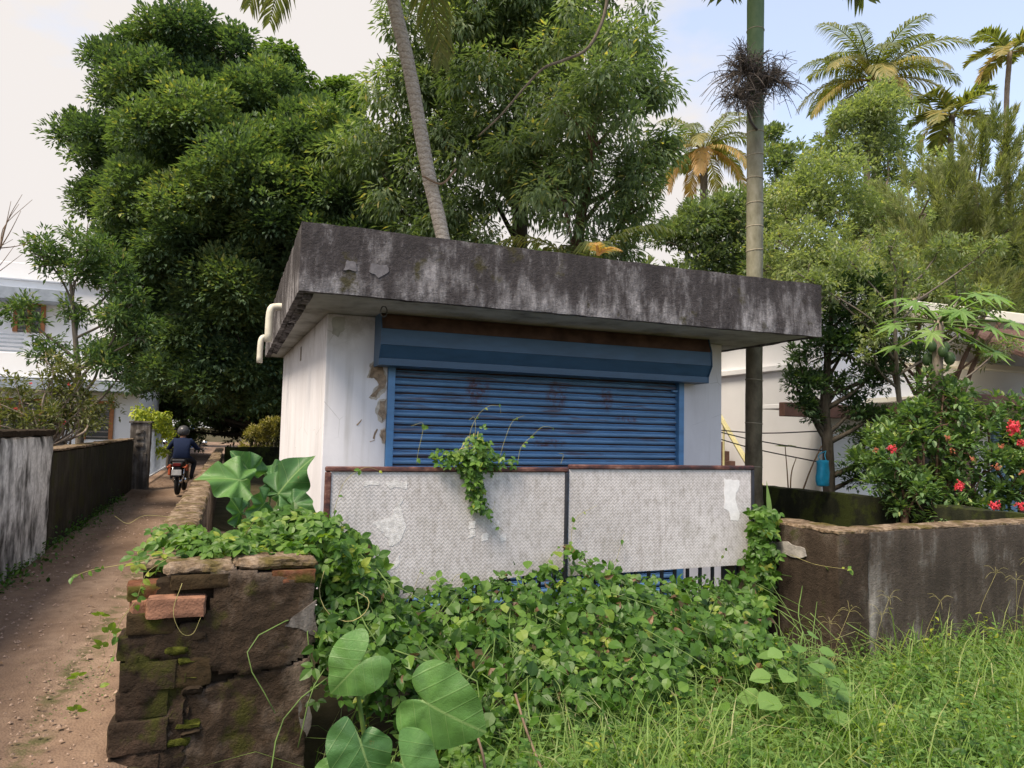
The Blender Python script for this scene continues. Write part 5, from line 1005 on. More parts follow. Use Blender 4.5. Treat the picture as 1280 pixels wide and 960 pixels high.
# ================================================================== VINES
LEAF_T = T_oval(0.62, 0.05, 0.14)
def tri_mesh(k):
    """a three-leaflet leaf, stalk end at the origin, pointing along +y, facing +z"""
    P = np.array([(0, .25, 0), (.10, .10, 0), (-.10, .10, 0)]); d = nrm(np.array([(0, 1, -.15), (.95, .32, -.1), (-.95, .32, -.1)]) + rng.normal(0, .12, (3, 3))); up = nrm(np.array([(0, .1, 1.0)] * 3) + rng.normal(0, .15, (3, 3)))
    return scatter(LEAF_T, P, d, up, np.array((1.05, .9, .9)) * rng.uniform(.9, 1.1, 3))
tri_data = []
for k in range(8):
    V, F = tri_mesh(k); V2, F2 = tube(curve([(0, -.55, -.25), (0, -.2, -.02), (0, .02, 0), (0, .25, 0)], 5), .014, 3); 
    o = mk('leaf', np.vstack([V, V2]), [tuple(f) for f in F] + [tuple(i + len(V) for i in f) for f in F2], 'lf_vine', smooth=False, tint=np.full(len(V) + len(V2), (.25, .4, .5, .6, .7, .8, .88, .45)[k])); tri_data.append(o.data); bpy.data.objects.remove(o)
def vine_leaves(root, P, N_, D_, S_, depth, nobj, tint_shift=0.0, camp=np.array((0, 0, 1.55))):
    """the leaves lying outermost and nearest become parts of their own, the rest one part of kind stuff"""
    score = depth * 6 + np.linalg.norm(P - camp, axis=1) * .12 - S_ * 5 + rng.random(len(P)) * .5; order = np.argsort(score); own = order[:nobj]; rest = order[nobj:]
    for i in own:
        n = N_[i]; y = D_[i] - n * (D_[i] @ n); y = y / np.linalg.norm(y); x = np.cross(y, n); s_ = S_[i]
        k = int(np.clip(rng.normal(3.0 + tint_shift * 8, 2.1), 0, 7)); o = bpy.data.objects.new('leaf', tri_data[k]); col.objects.link(o); o.parent = root
        M_ = Matrix([[x[0] * s_, y[0] * s_, n[0] * s_, 0], [x[1] * s_, y[1] * s_, n[1] * s_, 0], [x[2] * s_, y[2] * s_, n[2] * s_, 0], [0, 0, 0, 1]]); M_.translation = Vector(P[i] - ORG[root.name]); o.matrix_local = M_
    Vs, Fs, Ts = [], [], []; off = 0; kk = rng.integers(0, 8, len(rest))
    for k in range(8):
        ii = rest[kk == k]
        if not len(ii): continue
        me = tri_data[k]; tv = np.empty(len(me.vertices) * 3); me.vertices.foreach_get('co', tv); tv = tv.reshape(-1, 3)[:27]; V, F = scatter((tv, np.vstack([LEAF_T[1] + 9 * j for j in range(3)])), P[ii], D_[ii], N_[ii], S_[ii])
        Vs.append(V); Fs.append(F + off); off += len(V); Ts.append(np.repeat(np.clip(.40 + tint_shift + rng.normal(0, .26, len(ii)), 0, .97), 27))
    o = mk('foliage', np.concatenate(Vs), np.concatenate(Fs), 'lf_vine', root, tint=np.concatenate(Ts)); o['kind'] = 'stuff'
def hg(X): return np.interp(X, [.40, .62, .85, 1.1, 1.5, 1.8, 2.15, 2.4, 2.6, 2.9, 3.4, 3.9, 4.05, 4.25], [1.0, .98, .86, .50, .54, .58, .64, .74, .60, .50, .44, .48, .66, .90])
def mound(X, Y):
    t = np.clip((Y - 3.25) / 1.6, 0, 1.05); fr_ = -.10 + .05 * np.sin(X * 4.3) + .04 * np.sin(X * 9 + Y * 3); k = np.where(X < 1.0, .45, .72)
    return fr_ + (hg(X) - fr_) * t ** k + .05 * np.sin(X * 7.1 + Y * 4) * np.sin(Y * 6 + X) * (1 - .6 * t)
vt = thing('vine_thicket', 'thick tangle of green three-leaflet vines heaped against the gate', 'vine', (2.2, 4.3, -0.28))
n = 5400
X = rng.uniform(.44, 4.25, n); Y = 4.9 - (rng.random(n) ** .85) * np.where(X < 1.1, 1.25, 1.6); Z = mound(X, Y); dep = rng.random(n) ** 1.3 * .34; 
keep = ~((X > 1.35) & (Y < 3.72 + .18 * np.sin(X * 5) - .25 * (X < 2))) & ~((X > 3.55) & (Y < 4.1 + (X - 3.55) * .9)); X, Y, Z, dep = X[keep], Y[keep], Z[keep], dep[keep]; n = len(X)
P = np.stack([X, Y + dep * .4, Z - dep], 1); P[:, 1] = np.minimum(P[:, 1], 4.93); rv = rdir(n)
Nn = nrm(np.array((-.15, -.62, .75)) + rv * .52); Dd = nrm(rdir(n) + np.array((0, -.45, -.55)))
vine_leaves(vt, P, Nn, Dd, .030 + .058 * rng.random(n) ** 1.4, dep, 300)
n = 480; X = rng.uniform(.5, 4.15, n); Y = rng.uniform(3.5, 4.88, n); rv = rdir(n)      # a second, broad single-leaved creeper and some dead leaves through the heap
k2 = ~((X > 3.55) & (Y < 4.1 + (X - 3.55) * .9)); X, Y, rv = X[k2], Y[k2], rv[k2]; n = len(X); P = np.stack([X, Y, mound(X, Y) + .01], 1)
foliage('broad_foliage', 'lf_vine', vt, T_oval(.85, .05, .12), P, nrm(rdir(n) + np.array((0, -.5, -.5))), nrm(np.array((-.15, -.6, .8)) + rv * .5), rng.uniform(.045, .095, n), np.clip(rng.normal(.45, .25, n), 0, .9), True)
i_ = rng.integers(0, n, 130); foliage('dead_foliage', 'lf_dead', vt, T_oval(.5, .12, .25), P[i_] - UP * .03, nrm(rdir(130) - UP * .6), rdir(130), rng.uniform(.04, .09, 130), rng.random(130), True)
m = MB()      # woody and green runners inside the heap
for k in range(170):
    x = rng.uniform(.6, 4.1); y = rng.uniform(3.7, 4.85); a = np.array((x, y, mound(x, y) - .02)); b = a + np.array((rng.normal() * .25, -rng.uniform(.1, .4), -rng.uniform(.1, .35))); e = b + np.array((rng.normal() * .2, -rng.uniform(0, .2), -.3)); m.tube(curve([a, b, e], 8), rng.uniform(.002, .0045), 4)
o = m.build('runner', 'stem_green', vt, True); o['kind'] = 'stuff'
for P_ in ([(0.50,3.98,.80),(.47,3.90,.70),(.52,3.86,.60),(.62,3.84,.56),(.70,3.84,.60),(.72,3.86,.66),(.66,3.88,.70)], [(1.39,3.43,.25),(1.40,3.3,.12),(1.42,3.05,-.06)], [(1.16,3.34,.12),(1.15,3.2,.05),(1.12,3.05,-.08)]):
    m = MB(); m.tube(curve(P_, 16), .007 if len(P_) == 3 else .0024, 5); m.build('runner', 'twig' if len(P_) == 3 else 'tendril', vt, True)
# thin searching tendrils standing up the panels
def tendrils(root, Ls):
    for (P_, leaves) in Ls:
        m = MB(); c_ = curve(P_, 18); m.tube(c_, np.linspace(.0017, .0010, 18), 4); t_ = m.build('tendril', 'tendril', root, True)
        if leaves:
            ii = rng.integers(2, 18, leaves); pp = c_[ii]; foliage('leaflet', 'lf_vine', t_, LEAF_T, pp, nrm(rdir(leaves) - UP * .3 + np.array((0, -.4, 0))), nrm(rdir(leaves) * .5 + np.array((-.1, -.7, .6))), rng.uniform(.025, .05, leaves), rng.uniform(.5, 1, leaves), True)
tendrils(vt, [([(2.42,4.92,.70),(2.42,4.91,.85),(2.47,4.90,.95),(2.62,4.90,1.02)], 5), ([(2.78,4.92,.5),(2.80,4.9,.62),(2.86,4.9,.80)], 3), ([(1.2,4.9,.4),(1.24,4.88,.55),(1.27,4.88,.62)], 3), ([(1.45,4.9,.45),(1.52,4.88,.56),(1.58,4.88,.53)], 3), ([(.66,4.9,1.0),(.72,4.88,1.2),(.85,4.88,1.3),(.95,4.88,1.28)], 4), ([(3.75,4.9,.55),(3.8,4.88,.65),(3.83,4.88,.6)], 2), ([(2.2,4.9,.6),(2.3,4.88,.72),(2.38,4.88,.74)], 3)])
# clump climbing the right pillar
pc = thing('pillar_vine', 'narrow leafy vine climbing the corner between right gate leaf and cement wall', 'vine', (4.15, 4.85, 0.3))
n = 260; Z = rng.uniform(.15, 1.0, n); P = np.stack([4.13 + rng.normal(0, .045, n) - (1 - Z) * .06, 4.84 + rng.normal(0, .05, n), Z], 1); P[:, 0] = np.minimum(P[:, 0], 4.27)
vine_leaves(pc, P, nrm(np.array((-.3, -.75, .5)) + rdir(n) * .45), nrm(rdir(n) * .6 - UP), rng.uniform(.045, .075, n), rng.random(n) * .2, 70, .08)
tendrils(pc, [([(4.2,4.6,.64),(4.24,4.4,.60),(4.25,4.15,.61),(4.26,4.05,.62)], 5)])
# vine over the brick stub
sv = thing('wall_vine', 'bright leafy vine sprawling over the broken brick wall top', 'vine', (0.1, 4.5, 0.5))
n = 1700; X = rng.uniform(-.42, .75, n); Y = rng.uniform(4.0, 5.1, n); Z = .90 + .13 * np.exp(-((X - .5) / .3) ** 2 - ((Y - 4.6) / .4) ** 2) + .045 * np.sin(X * 11 + Y * 5) - .16 * sst(.55, .75, X)
dep = rng.random(n) ** 1.5 * .25; keep = (dep < .10) | (X > -.18); keep &= ~((X < -.2) & (rng.random(n) < .45)) & ~((Y > 4.85) & (X < .1)); X, Y, Z, dep = X[keep], Y[keep], Z[keep], dep[keep]; n = len(X)
P = np.stack([X, Y, Z - dep + .02], 1); vine_leaves(sv, P, nrm(np.array((-.05, -.45, .9)) + rdir(n) * .5), nrm(rdir(n) + np.array((-.1, -.5, -.3))), rng.uniform(.042, .075, n), dep, 220, .16)
tendrils(sv, [([(-.25,3.98,.90),(-.33,3.84,.86),(-.36,3.82,.78),(-.37,3.82,.70)], 9), ([(-.30,4.0,.9),(-.45,3.95,.88),(-.58,3.95,.86),(-.66,3.95,.83)], 9), ([(-.38,3.84,.72),(-.44,3.84,.62),(-.45,3.82,.50),(-.50,3.80,.36)], 4),
              ([(-.18,3.83,.80),(-.21,3.79,.68),(-.17,3.78,.58),(-.12,3.79,.57),(-.09,3.80,.64)], 0), ([(-.3,5.4,.93),(-.5,5.4,.95),(-.6,5.4,.9),(-.68,5.4,.95)], 0), ([(.1,4.3,.95),(.16,4.2,1.06),(.2,4.2,1.04)], 4)])
for c_ in ((-.52,3.86,.66), (-.50,3.84,.52), (-.585,3.80,.41), (-.58,3.74,.28), (-.47,3.78,.60)):
    tl_ = [random.choice(tri_data)]; o = bpy.data.objects.new('leaf', tri_data[6]); col.objects.link(o); o.parent = sv; o.location = np.array(c_) - ORG[sv.name]; o.scale = (.05,) * 3; o.rotation_euler = (R(60) + random.uniform(-.3, .3), random.uniform(-.4, .4), random.uniform(2.6, 3.6))
# creeper hanging over the gate top
hc = thing('hanging_creeper', 'small light green creeper tumbling over the gate rail in front of the shutter', 'vine', (1.62, 4.95, 1.3))
Pl = np.concatenate([np.array((1.60, 4.92, 1.36)) + rng.normal(0, 1, (120, 3)) * np.array((.13, .035, .035)), np.array((1.66, 4.92, 1.44)) + rng.normal(0, 1, (40, 3)) * np.array((.05, .03, .05)), np.stack([np.interp(np.linspace(0, 1, 60), [0, .5, 1], [1.60, 1.66, 1.70]) + rng.normal(0, .03, 60), 4.915 + rng.normal(0, .015, 60), np.interp(np.linspace(0, 1, 60), [0, 1], [1.30, 1.0])], 1)]); n = len(Pl)
vine_leaves(hc, Pl, nrm(np.array((-.1, -.65, .7)) + rdir(n) * .4), nrm(rdir(n) * .8 + np.array((0, -.2, -.4))), rng.uniform(.032, .055, n), rng.random(n) * .15, 110, .16)
tendrils(hc, [([(1.60,4.93,1.38),(1.60,4.92,1.55),(1.66,4.92,1.68),(1.74,4.92,1.745),(1.82,4.92,1.745),(1.83,4.92,1.69)], 3), ([(1.62,4.93,1.38),(1.64,4.92,1.56),(1.63,4.92,1.66),(1.59,4.92,1.64)], 0), ([(1.22,4.94,1.32),(1.23,4.93,1.42),(1.255,4.93,1.55),(1.25,4.93,1.61),(1.17,4.93,1.585)], 4), ([(1.83,4.94,1.34),(1.87,4.93,1.5),(1.93,4.93,1.64),(2.02,4.93,1.685)], 2), ([(1.98,4.94,1.33),(2.0,4.93,1.45),(2.08,4.93,1.53),(2.17,4.93,1.605),(2.26,4.93,1.60)], 4), ([(1.70,4.915,1.0),(1.78,4.91,.92),(1.87,4.92,.85)], 3), ([(1.70,4.915,1.05),(1.78,4.91,1.0),(1.80,4.92,1.06)], 1), ([(2.33,4.94,1.33),(2.345,4.93,1.40),(2.31,4.93,1.41)], 0)])
m = MB()
for k in range(9): x = 1.55 + k * .02; m.tube(curve([(x, 4.96, 1.28), (x + .02 * rng.normal(), 4.93, 1.42), (1.64 + .03 * rng.normal(), 4.92, 1.52 + .03 * rng.normal())], 8), .003, 4)
m.build('stem', 'tendril', hc, True)['kind'] = 'stuff'

# ================================================================== GRASS AND WEEDS
def blades(n, X, Y, hmin, hmax, wid, lean, mat, name, label, cat, tm=.45):
    """curved three-segment grass blades"""
    Z = ground_h(X, Y); H = rng.uniform(hmin, hmax, n) * (0.75 + .5 * np.abs(np.sin(X * 2.3) * np.cos(Y * 3.1))); az = rng.uniform(0, 2 * math.pi, n); dr = np.stack([np.cos(az), np.sin(az), np.zeros(n)], 1); sd = np.stack([-np.sin(az), np.cos(az), np.zeros(n)], 1); ln = lean * rng.uniform(.2, 1.3, n)
    B = np.stack([X, Y, Z], 1); w = (wid * rng.uniform(.6, 1.3, n))[:, None]; rows = []
    for t, wf in ((0, .7), (.4, 1), (.75, .75)):
        c_ = B + dr * (H * ln * t * t)[:, None] + UP * (H * (t - .28 * ln * t ** 3))[:, None]; rows += [c_ - sd * w * wf / 2, c_ + sd * w * wf / 2]
    rows.append(B + dr * (H * ln)[:, None] + UP * (H * (1 - .38 * ln))[:, None]); V = np.stack(rows, 1).reshape(-1, 3); o7 = (np.arange(n) * 7)[:, None]
    F = np.concatenate([o7 + np.array(f) for f in ((0, 1, 3), (0, 3, 2), (2, 3, 5), (2, 5, 4), (4, 5, 6))])
    t_ = np.clip(rng.normal(tm, .2, n), 0, .95); t_ = np.where(rng.random(n) < .02, 1.0, t_)
    return tag(mk(name, V, F, mat, tint=np.repeat(t_, 7)), label, cat, kind='stuff')
def region(n):
    X = rng.uniform(.5, 7.2, n * 3); Y = rng.uniform(1.9, 4.17, n * 3); dn = np.clip((X - 0.85) / 0.8, 0.12, 1) * np.where((X < 3.2) & (Y > 3.95), .25, 1); k = rng.random(n * 3) < dn; k &= X * .2 + Y > 2.9; return X[k][:n], Y[k][:n]
X, Y = region(17000); blades(len(X), X, Y, .14, .40, .0095, .85, 'lf_grass', 'grass', 'tall fresh green grass in front of the walls', 'grass')
X, Y = region(5200); X = X + .4 * (X > 3.5); blades(len(X), X, Y, .32, .66, .0075, .95, 'lf_grass', 'long_grass', 'long arching grass blades before the cement wall', 'grass', .55)
# small broad-leaved weeds between the blades
X, Y = region(6000); n = len(X); Zg = ground_h(X, Y); H = rng.uniform(.06, .34, n); per = 9
P = np.repeat(np.stack([X, Y, Zg], 1), per, 0); hh = rng.random(n * per) ** .6 * np.repeat(H, per); rv = rdir(n * per); P = P + np.stack([rv[:, 0] * .045, rv[:, 1] * .045, hh], 1)
tag(foliage('weeds', 'lf_weed', None, T_oval(.55, .04, .1), P, nrm(rv * np.array((1, 1, .3)) + UP * .15), nrm(UP + rv * .5 + np.array((0, -.35, 0))), rng.uniform(.020, .055, n * per), np.clip(rng.normal(.5, .22, n * per), 0, 1)), 'low small-leaved green weeds filling the ground before the gate', 'weeds', kind='stuff')
# taller leafy weed stems mixed through the front of the heap and the grass
n = 800; X, Y = region(n); n = len(X); Zg = ground_h(X, Y); H = rng.uniform(.22, .56, n); lean = rng.normal(0, .12, (n, 2)); per = 14; m = MB()
for i in range(n): m.tube([(X[i], Y[i], Zg[i]), (X[i] + lean[i, 0] * .4, Y[i] + lean[i, 1] * .4, Zg[i] + H[i] * .55), (X[i] + lean[i, 0], Y[i] + lean[i, 1], Zg[i] + H[i])], [.003, .0025, .0012], 3, False)
tag(m.build('weed_stems', 'stem_green', None, True), 'upright stems of tall weeds before the gate and the cement wall', 'weeds', kind='stuff')
t_ = np.tile(np.linspace(.25, 1.0, per), n); Xr, Yr, Zr, Hr = [np.repeat(v, per) for v in (X, Y, Zg, H)]; P = np.stack([Xr + np.repeat(lean[:, 0], per) * t_ ** 1.5, Yr + np.repeat(lean[:, 1], per) * t_ ** 1.5, Zr + Hr * t_], 1); a = np.arange(n * per) * 2.4; d = nrm(np.stack([np.cos(a), np.sin(a), rng.normal(.15, .3, n * per)], 1)); sz = np.repeat(rng.uniform(.035, .115, n), per) * (1.15 - .7 * t_)
tag(foliage('tall_weeds', 'lf_vine', None, T_oval(.42, .05, .2), P, d, nrm(UP + rdir(n * per) * .35), sz, np.clip(np.repeat(rng.normal(.55, .25, n), per) + rng.normal(0, .08, n * per), 0, 1)), 'tall leafy weeds rising out of the grass before the walls', 'weeds', kind='stuff')
# finger-grass seed heads
for k, (x, y, h, ln) in enumerate(((3.75, 3.75, .72, .12), (3.95, 3.9, .62, -.1), (4.35, 3.95, .75, .1), (4.75, 3.9, .70, .15), (4.55, 4.0, .62, -.12), (5.3, 3.9, .85, .2), (5.6, 3.8, .95, .15), (5.9, 3.95, .8, -.1), (3.4, 3.5, .5, .1), (2.2, 3.2, .42, .1), (2.6, 3.05, .45, -.08), (6.0, 4.0, .95, .1))):
    g_ = thing('seed_grass', ('finger-grass stalk with spread seed spikes before the cement wall'), 'grass', (x, y, float(ground_h(x, y))), group='finger-grass stalks before the cement wall')
    z0 = float(ground_h(x, y)); top = np.array((x + ln, y - .05, z0 + h)); m = MB(); m.tube(curve([(x, y, z0), (x + ln * .3, y, z0 + h * .6), top], 9), .0011, 4); m.build('stalk', 'tendril', g_, True); m = MB()
    for j in range(6): a = j * 1.05 + k; e = top + np.array((math.cos(a) * .10, math.sin(a) * .08, .02 + .05 * math.sin(a * 2 + k))); m.tube(curve([top, (top + e) / 2 + UP * .02, e - UP * .01], 6), .0009, 4)
    m.build('seed_spikes', 'tendril', g_, True)
# broad-leaved weed by the wall corner
wp = thing('broad_weed', 'broad soft-leaved weed standing at the foot of the cement wall corner', 'plant', (3.15, 3.38, -.28))
m = MB(); m.tube(curve([(3.15,3.38,-.28),(3.12,3.36,.05),(3.10,3.33,.30),(3.13,3.33,.45)], 10), np.linspace(.012, .005, 10), 6); m.build('stem', 'stem_green', wp, True)
RL = T_oval(.95, .03, .10)
for k in range(22):
    a = k * 2.4; h = .0 + k * .019; d = np.array((math.cos(a), math.sin(a), .15)); b = np.array((3.12, 3.36, h)); p_ = b + d * (.20 - k * .005); V, F = scatter(RL, p_[None], nrm(d - UP * .35)[None], nrm(UP + d * .3 + np.array((0, -.5, 0)))[None], np.array([.165 - k * .004]))
    lf = mk('leaf', V, F, 'lf_weed', wp, tint=np.full(9, random.uniform(.25, .65))); m = MB(); m.tube([b, (b + p_) / 2 + UP * .01, p_], .003, 4); m.build('petiole', 'stem_green', lf, True)
# weeds and litter along the lane
n = 2600; Y = 5 + 12 * rng.random(n) ** 1.6; X = -1.97 - .012 * Y + np.abs(rng.normal(0, .10, n)) * (1 + .8 * np.sin(Y * 2.1) ** 2); rv = rdir(n); P = np.stack([X, Y, np.abs(rng.normal(0, .07, n)) * np.clip(1.2 - np.abs(X + 2.05) * 2, .2, 1) * (0.6 + .8 * np.sin(Y * 1.7) ** 2)], 1)
tag(foliage('verge_weeds', 'lf_vine', None, T_oval(.6), P, nrm(rv + UP * .2), nrm(UP + rv * .5), rng.uniform(.025, .06, n), np.clip(rng.normal(.35, .2, n), 0, 1)), 'low weeds along the foot of the left lane wall', 'weeds', kind='stuff')
n = 420; Y = rng.uniform(3, 24, n); X = np.clip(np.where(rng.random(n) < .65, -1.75 + rng.normal(0, .15, n), rng.uniform(-1.9, -.45, n)), -1.98, -.45); rv = rdir(n)
tag(foliage('leaf_litter', 'lf_dead', None, DI(.5, .1), np.stack([X, Y, np.full(n, .022)], 1), nrm(rv * np.array((1, 1, .1))), nrm(UP + rv * .3), rng.uniform(.025, .06, n), rng.random(n)), 'scattered dry brown leaves on the lane', 'litter', kind='stuff')
n = 900; Y = 3.0 + 3.5 * rng.random(n); X = -.80 + rng.normal(0, .13, n) + .15 * np.sin(Y * 3); kk = rng.random(n) < np.clip(np.sin(Y * 2.6 + 1) * .8 + .3, .05, 1); X, Y = X[kk], Y[kk]; n = len(X); rv = rdir(n)
tag(foliage('lane_moss', 'lf_vine', None, DI(.6, .05), np.stack([X, Y, np.full(n, .012) + .01 * rng.random(n)], 1), nrm(rv * np.array((1, 1, .4))), nrm(UP + rv * .4), rng.uniform(.008, .02, n), rng.random(n) * .6), 'sparse tiny plants in the middle of the lane', 'weeds', kind='stuff')

tet = (np.array([(-.5, -.4, 0), (.5, -.5, 0), (.6, .4, 0), (-.4, .5, 0), (0.05, 0, .55)]), np.array([(0, 1, 4), (1, 2, 4), (2, 3, 4), (3, 0, 4)]))
n = 2600; Y = 2.2 + 14 * rng.random(n) ** 1.8; X = rng.uniform(-1.95, -.42, n); a = rng.uniform(0, 6.28, n); V, F = scatter(tet, np.stack([X, Y, np.full(n, .004)], 1), np.stack([np.cos(a), np.sin(a), 0 * a], 1), np.repeat(UP[None], n, 0), rng.uniform(.006, .022, n) * np.where(rng.random(n) < .04, 2, 1))
tag(mk('lane_grit', V, F, plain('grit', (0.30, 0.215, 0.165), 0.95, 0.1, 0.5, 60, 0.2)), 'loose small stones on the earth lane', 'stones', kind='stuff')
# ================================================================== SMALL THINGS IN THE YARD
bagv = []
bag = thing('blue_bag', 'bright blue plastic bag hung on the dark yard tree trunk', 'bag', (6.98, 7.02, 1.0))
V, F = rough_box(6.86, 7.02, 6.98, 7.08, 0.98, 1.31, .03, .012, 60, lambda p: (6.94 + (p[0] - 6.94) * (1 + .25 * (1.31 - p[2])), p[1], p[2]), 7); mk('sack', V, F, 'blue_bag', bag)
for x in (6.89, 6.99): m = MB(); m.tube(curve([(x, 7.03, 1.30), (x + .03, 7.08, 1.37), (7.12, 7.16, 1.42)], 6), .006, 5); m.build('handle', 'blue_bag', bag, True)
wr = thing('wire_bundle', 'dark slack wires strung past the areca stem to the yard tree', 'wire', (7.0, 8.3, 1.5))
for P_ in ([(7.0,9.6,1.72),(7.02,8.6,1.56),(7.0,7.5,1.45),(7.2,7.25,1.42)], [(7.0,9.6,1.62),(7.05,8.5,1.42),(7.25,7.35,1.26)], [(7.0,9.6,1.7),(7.2,8.5,1.64),(7.3,7.3,1.68)]): m = MB(); m.tube(curve(P_, 16), .009, 5); m.build('wire', 'bar', wr, True)
sh = thing('sapling', 'thin sapling with a few leaves behind the mossy inner wall', 'plant', (7.5, 8.2, -.05))
for P_ in ([(7.5,8.2,-.05),(7.45,8.2,.9),(7.40,8.2,1.45)], [(7.5,8.2,.2),(7.6,8.0,1.0),(7.9,7.9,1.6),(8.3,7.8,1.75)], [(7.5,8.2,.3),(7.5,8.2,1.0),(7.6,8.2,1.3)]): m = MB(); m.tube(curve(P_, 12), np.linspace(.014, .006, 12), 5); m.build('stem', 'twig', sh, True)
n = 14; a = np.linspace(0, 6.28, n); d = np.stack([np.cos(a), np.sin(a), .15 + 0 * a], 1); foliage('foliage', 'lf_mid', sh, DI(.3), np.repeat(np.array([(7.40, 8.2, 1.45)]), n, 0), d, nrm(UP + d * .2), rng.uniform(.12, .2, n), rng.uniform(.4, .8, n))
hb = thing('strap_plant', 'single pale strap leaf standing by the inner wall', 'plant', (4.75, 5.3, 0)); V, F = scatter((T_strap(.09, .05)[0], np.array([(0, 1, 2), (2, 1, 3), (2, 3, 4), (4, 3, 5)])), np.array([(4.72, 5.4, .55)]), np.array([(-.08, 0, 1.)]), np.array([(-.3, -1., .1)]), np.array([.62])); mk('leaf', V, F, 'lf_weed', hb, tint=np.full(6, .8)); m = MB(); m.tube([(4.75, 5.4, -.03), (4.73, 5.4, .3), (4.72, 5.4, .57)], .008, 5); m.build('stem', 'stem_green', hb)

# ================================================================== RIDER AND MOTORCYCLE
PM = {}
def pm(k, c, **kw): PM[k] = plain(k, c, **kw); return PM[k]
pm('bike_black', (.018, .018, .020), rough=.4, bump=0); pm('tyre_rubber', (.016, .016, .016), rough=.9, bump=.2); pm('chrome', (.65, .66, .68), rough=.15, bump=0, metal=1.0); pm('tail_red', (.10, .010, .010), rough=.3, bump=0); pm('plate_white', (.45, .45, .46), rough=.6, bump=0); pm('bike_orange', (.30, .06, .02), rough=.5, bump=0); pm('helmet_grey', (.055, .055, .06), rough=.3, bump=0)
MX, MY = -1.0, 18.4
mc = thing('motorcycle', 'black commuter motorcycle with orange side guard ridden away down the lane', 'motorcycle', (MX, MY, 0.015), R(-3), local=True)
def wheel(y, r_):
    m = MB(); A = np.linspace(0, 2 * math.pi, 29); V, F = tube([(0, y + (r_ - .045) * math.cos(a), r_ + (r_ - .045) * math.sin(a)) for a in A], .048, 8, False); w_ = mk('wheel', V, F, PM['tyre_rubber'], mc, smooth=True)
    m = MB(); m.tube([(0, y + (r_ - .09) * math.cos(a), r_ + (r_ - .09) * math.sin(a)) for a in A], .018, 6, False)
    for k in range(5): a = k * 1.257; m.tube([(0, y, r_), (0, y + (r_ - .09) * math.cos(a), r_ + (r_ - .09) * math.sin(a))], .012, 5)
    m.tube([(-.09, y, r_), (.09, y, r_)], .035, 8); m.build('rim', PM['chrome'], w_, True)
wheel(-.62, .30); wheel(.66, .30)
def loc_box(name, b, mat, bev=.02, par=None): return box(name, b, PM[mat], par or mc, bev)
V, F = prism([(-.72, .74), (-.66, .70), (-.1, .66), (.12, .72), (.10, .76), (-.1, .745), (-.3, .775), (-.70, .80)], 'x', -.13, .13); bevel(mk('seat', V, F, PM['bike_black'], mc), .03, 2)
V, F = prism([(.10, .72), (.16, .88), (.32, .93), (.48, .86), (.52, .72), (.3, .66)], 'x', -.13, .13); bevel(mk('fuel_tank', V, F, PM['bike_black'], mc), .05, 3)
V, F = prism([(-.12, .30), (.28, .30), (.34, .62), (-.05, .64)], 'x', -.11, .11); bevel(mk('engine', V, F, PM['bike_black'], mc), .03, 2)
V, F = prism([(-.95, .66), (-.62, .66), (-.1, .60), (-.12, .68), (-.62, .735), (-.93, .74)], 'x', -.10, .10); bevel(mk('tail_fairing', V, F, PM['bike_black'], mc), .02, 2)
V, F = prism([(-.97, .42), (-.95, .64), (-.86, .66), (-.62, .655), (-.62, .625), (-.88, .60), (-.945, .42)], 'x', -.075, .075); bevel(mk('rear_fender', V, F, PM['bike_black'], mc), .008, 1)
loc_box('tail_light', (-.08, .08, -.99, -.955, .655, .725), 'tail_red', .01); loc_box('number_plate', (-.10, .10, -1.0, -.985, .46, .58), 'plate_white', .004)
for s in (-1, 1):
    m = MB(); m.tube([(s * .10, -.93, .63), (s * .17, -.95, .63)], .012, 6); ind = m.build('indicator', PM['bike_orange'], mc, True); m = MB(); m.tube([(s * .155, -.95, .63), (s * .20, -.955, .63)], .028, 8); m.build('lens', PM['bike_orange'], ind, True)
    m = MB(); m.tube([(s * .09, -.62, .31), (s * .12, -.6, .62)], .03, 7); m.build('shock_absorber', PM['chrome'], mc, True)
    m = MB(); m.tube([(s * .07, .66, .30), (s * .07, .50, .95)], .022, 7); m.build('fork', PM['chrome'], mc, True)
    m = MB(); m.tube(curve([(0, .46, .98), (s * .2, .44, 1.0), (s * .36, .34, 1.0)], 8), .014, 6); h_ = m.build('handlebar', PM['bike_black'], mc, True); m = MB(); m.tube([(s * .30, .385, 1.0), (s * .385, .325, 1.0)], .02, 7); m.build('grip', PM['bike_black'], h_, True)
    m = MB(); m.tube(curve([(s * .27, .40, 1.0), (s * .33, .38, 1.10), (s * .40, .36, 1.14)], 6), .007, 5); mr = m.build('mirror', PM['bike_black'], mc, True); m = MB(); m.tube([(s * .43, .345, 1.15), (s * .43, .33, 1.15)], .058, 12); m.build('mirror_glass', PM['chrome'], mr, True)
    m = MB(); m.tube([(s * .07, -.05, .32), (s * .24, -.05, .32)], .016, 6); m.build('foot_peg', PM['bike_black'], mc, True)
m = MB(); m.tube([(.15, .1, .28), (.16, -.4, .30), (.17, -.85, .36)], [.03, .045, .05], 9); m.build('exhaust', PM['chrome'], mc, True)
V, F = prism([(-.75, .45), (-.42, .42), (-.38, .66), (-.72, .68)], 'x', -.20, -.15); bevel(mk('side_guard', V, F, PM['bike_orange'], mc), .01, 1); V, F = prism([(-.72, .55), (-.45, .52), (-.40, .66), (-.70, .68)], 'x', .15, .19); bevel(mk('side_guard', V, F, PM['bike_orange'], mc), .01, 1)
loc_box('headlamp', (-.09, .09, .52, .64, .84, 1.0), 'chrome', .04)
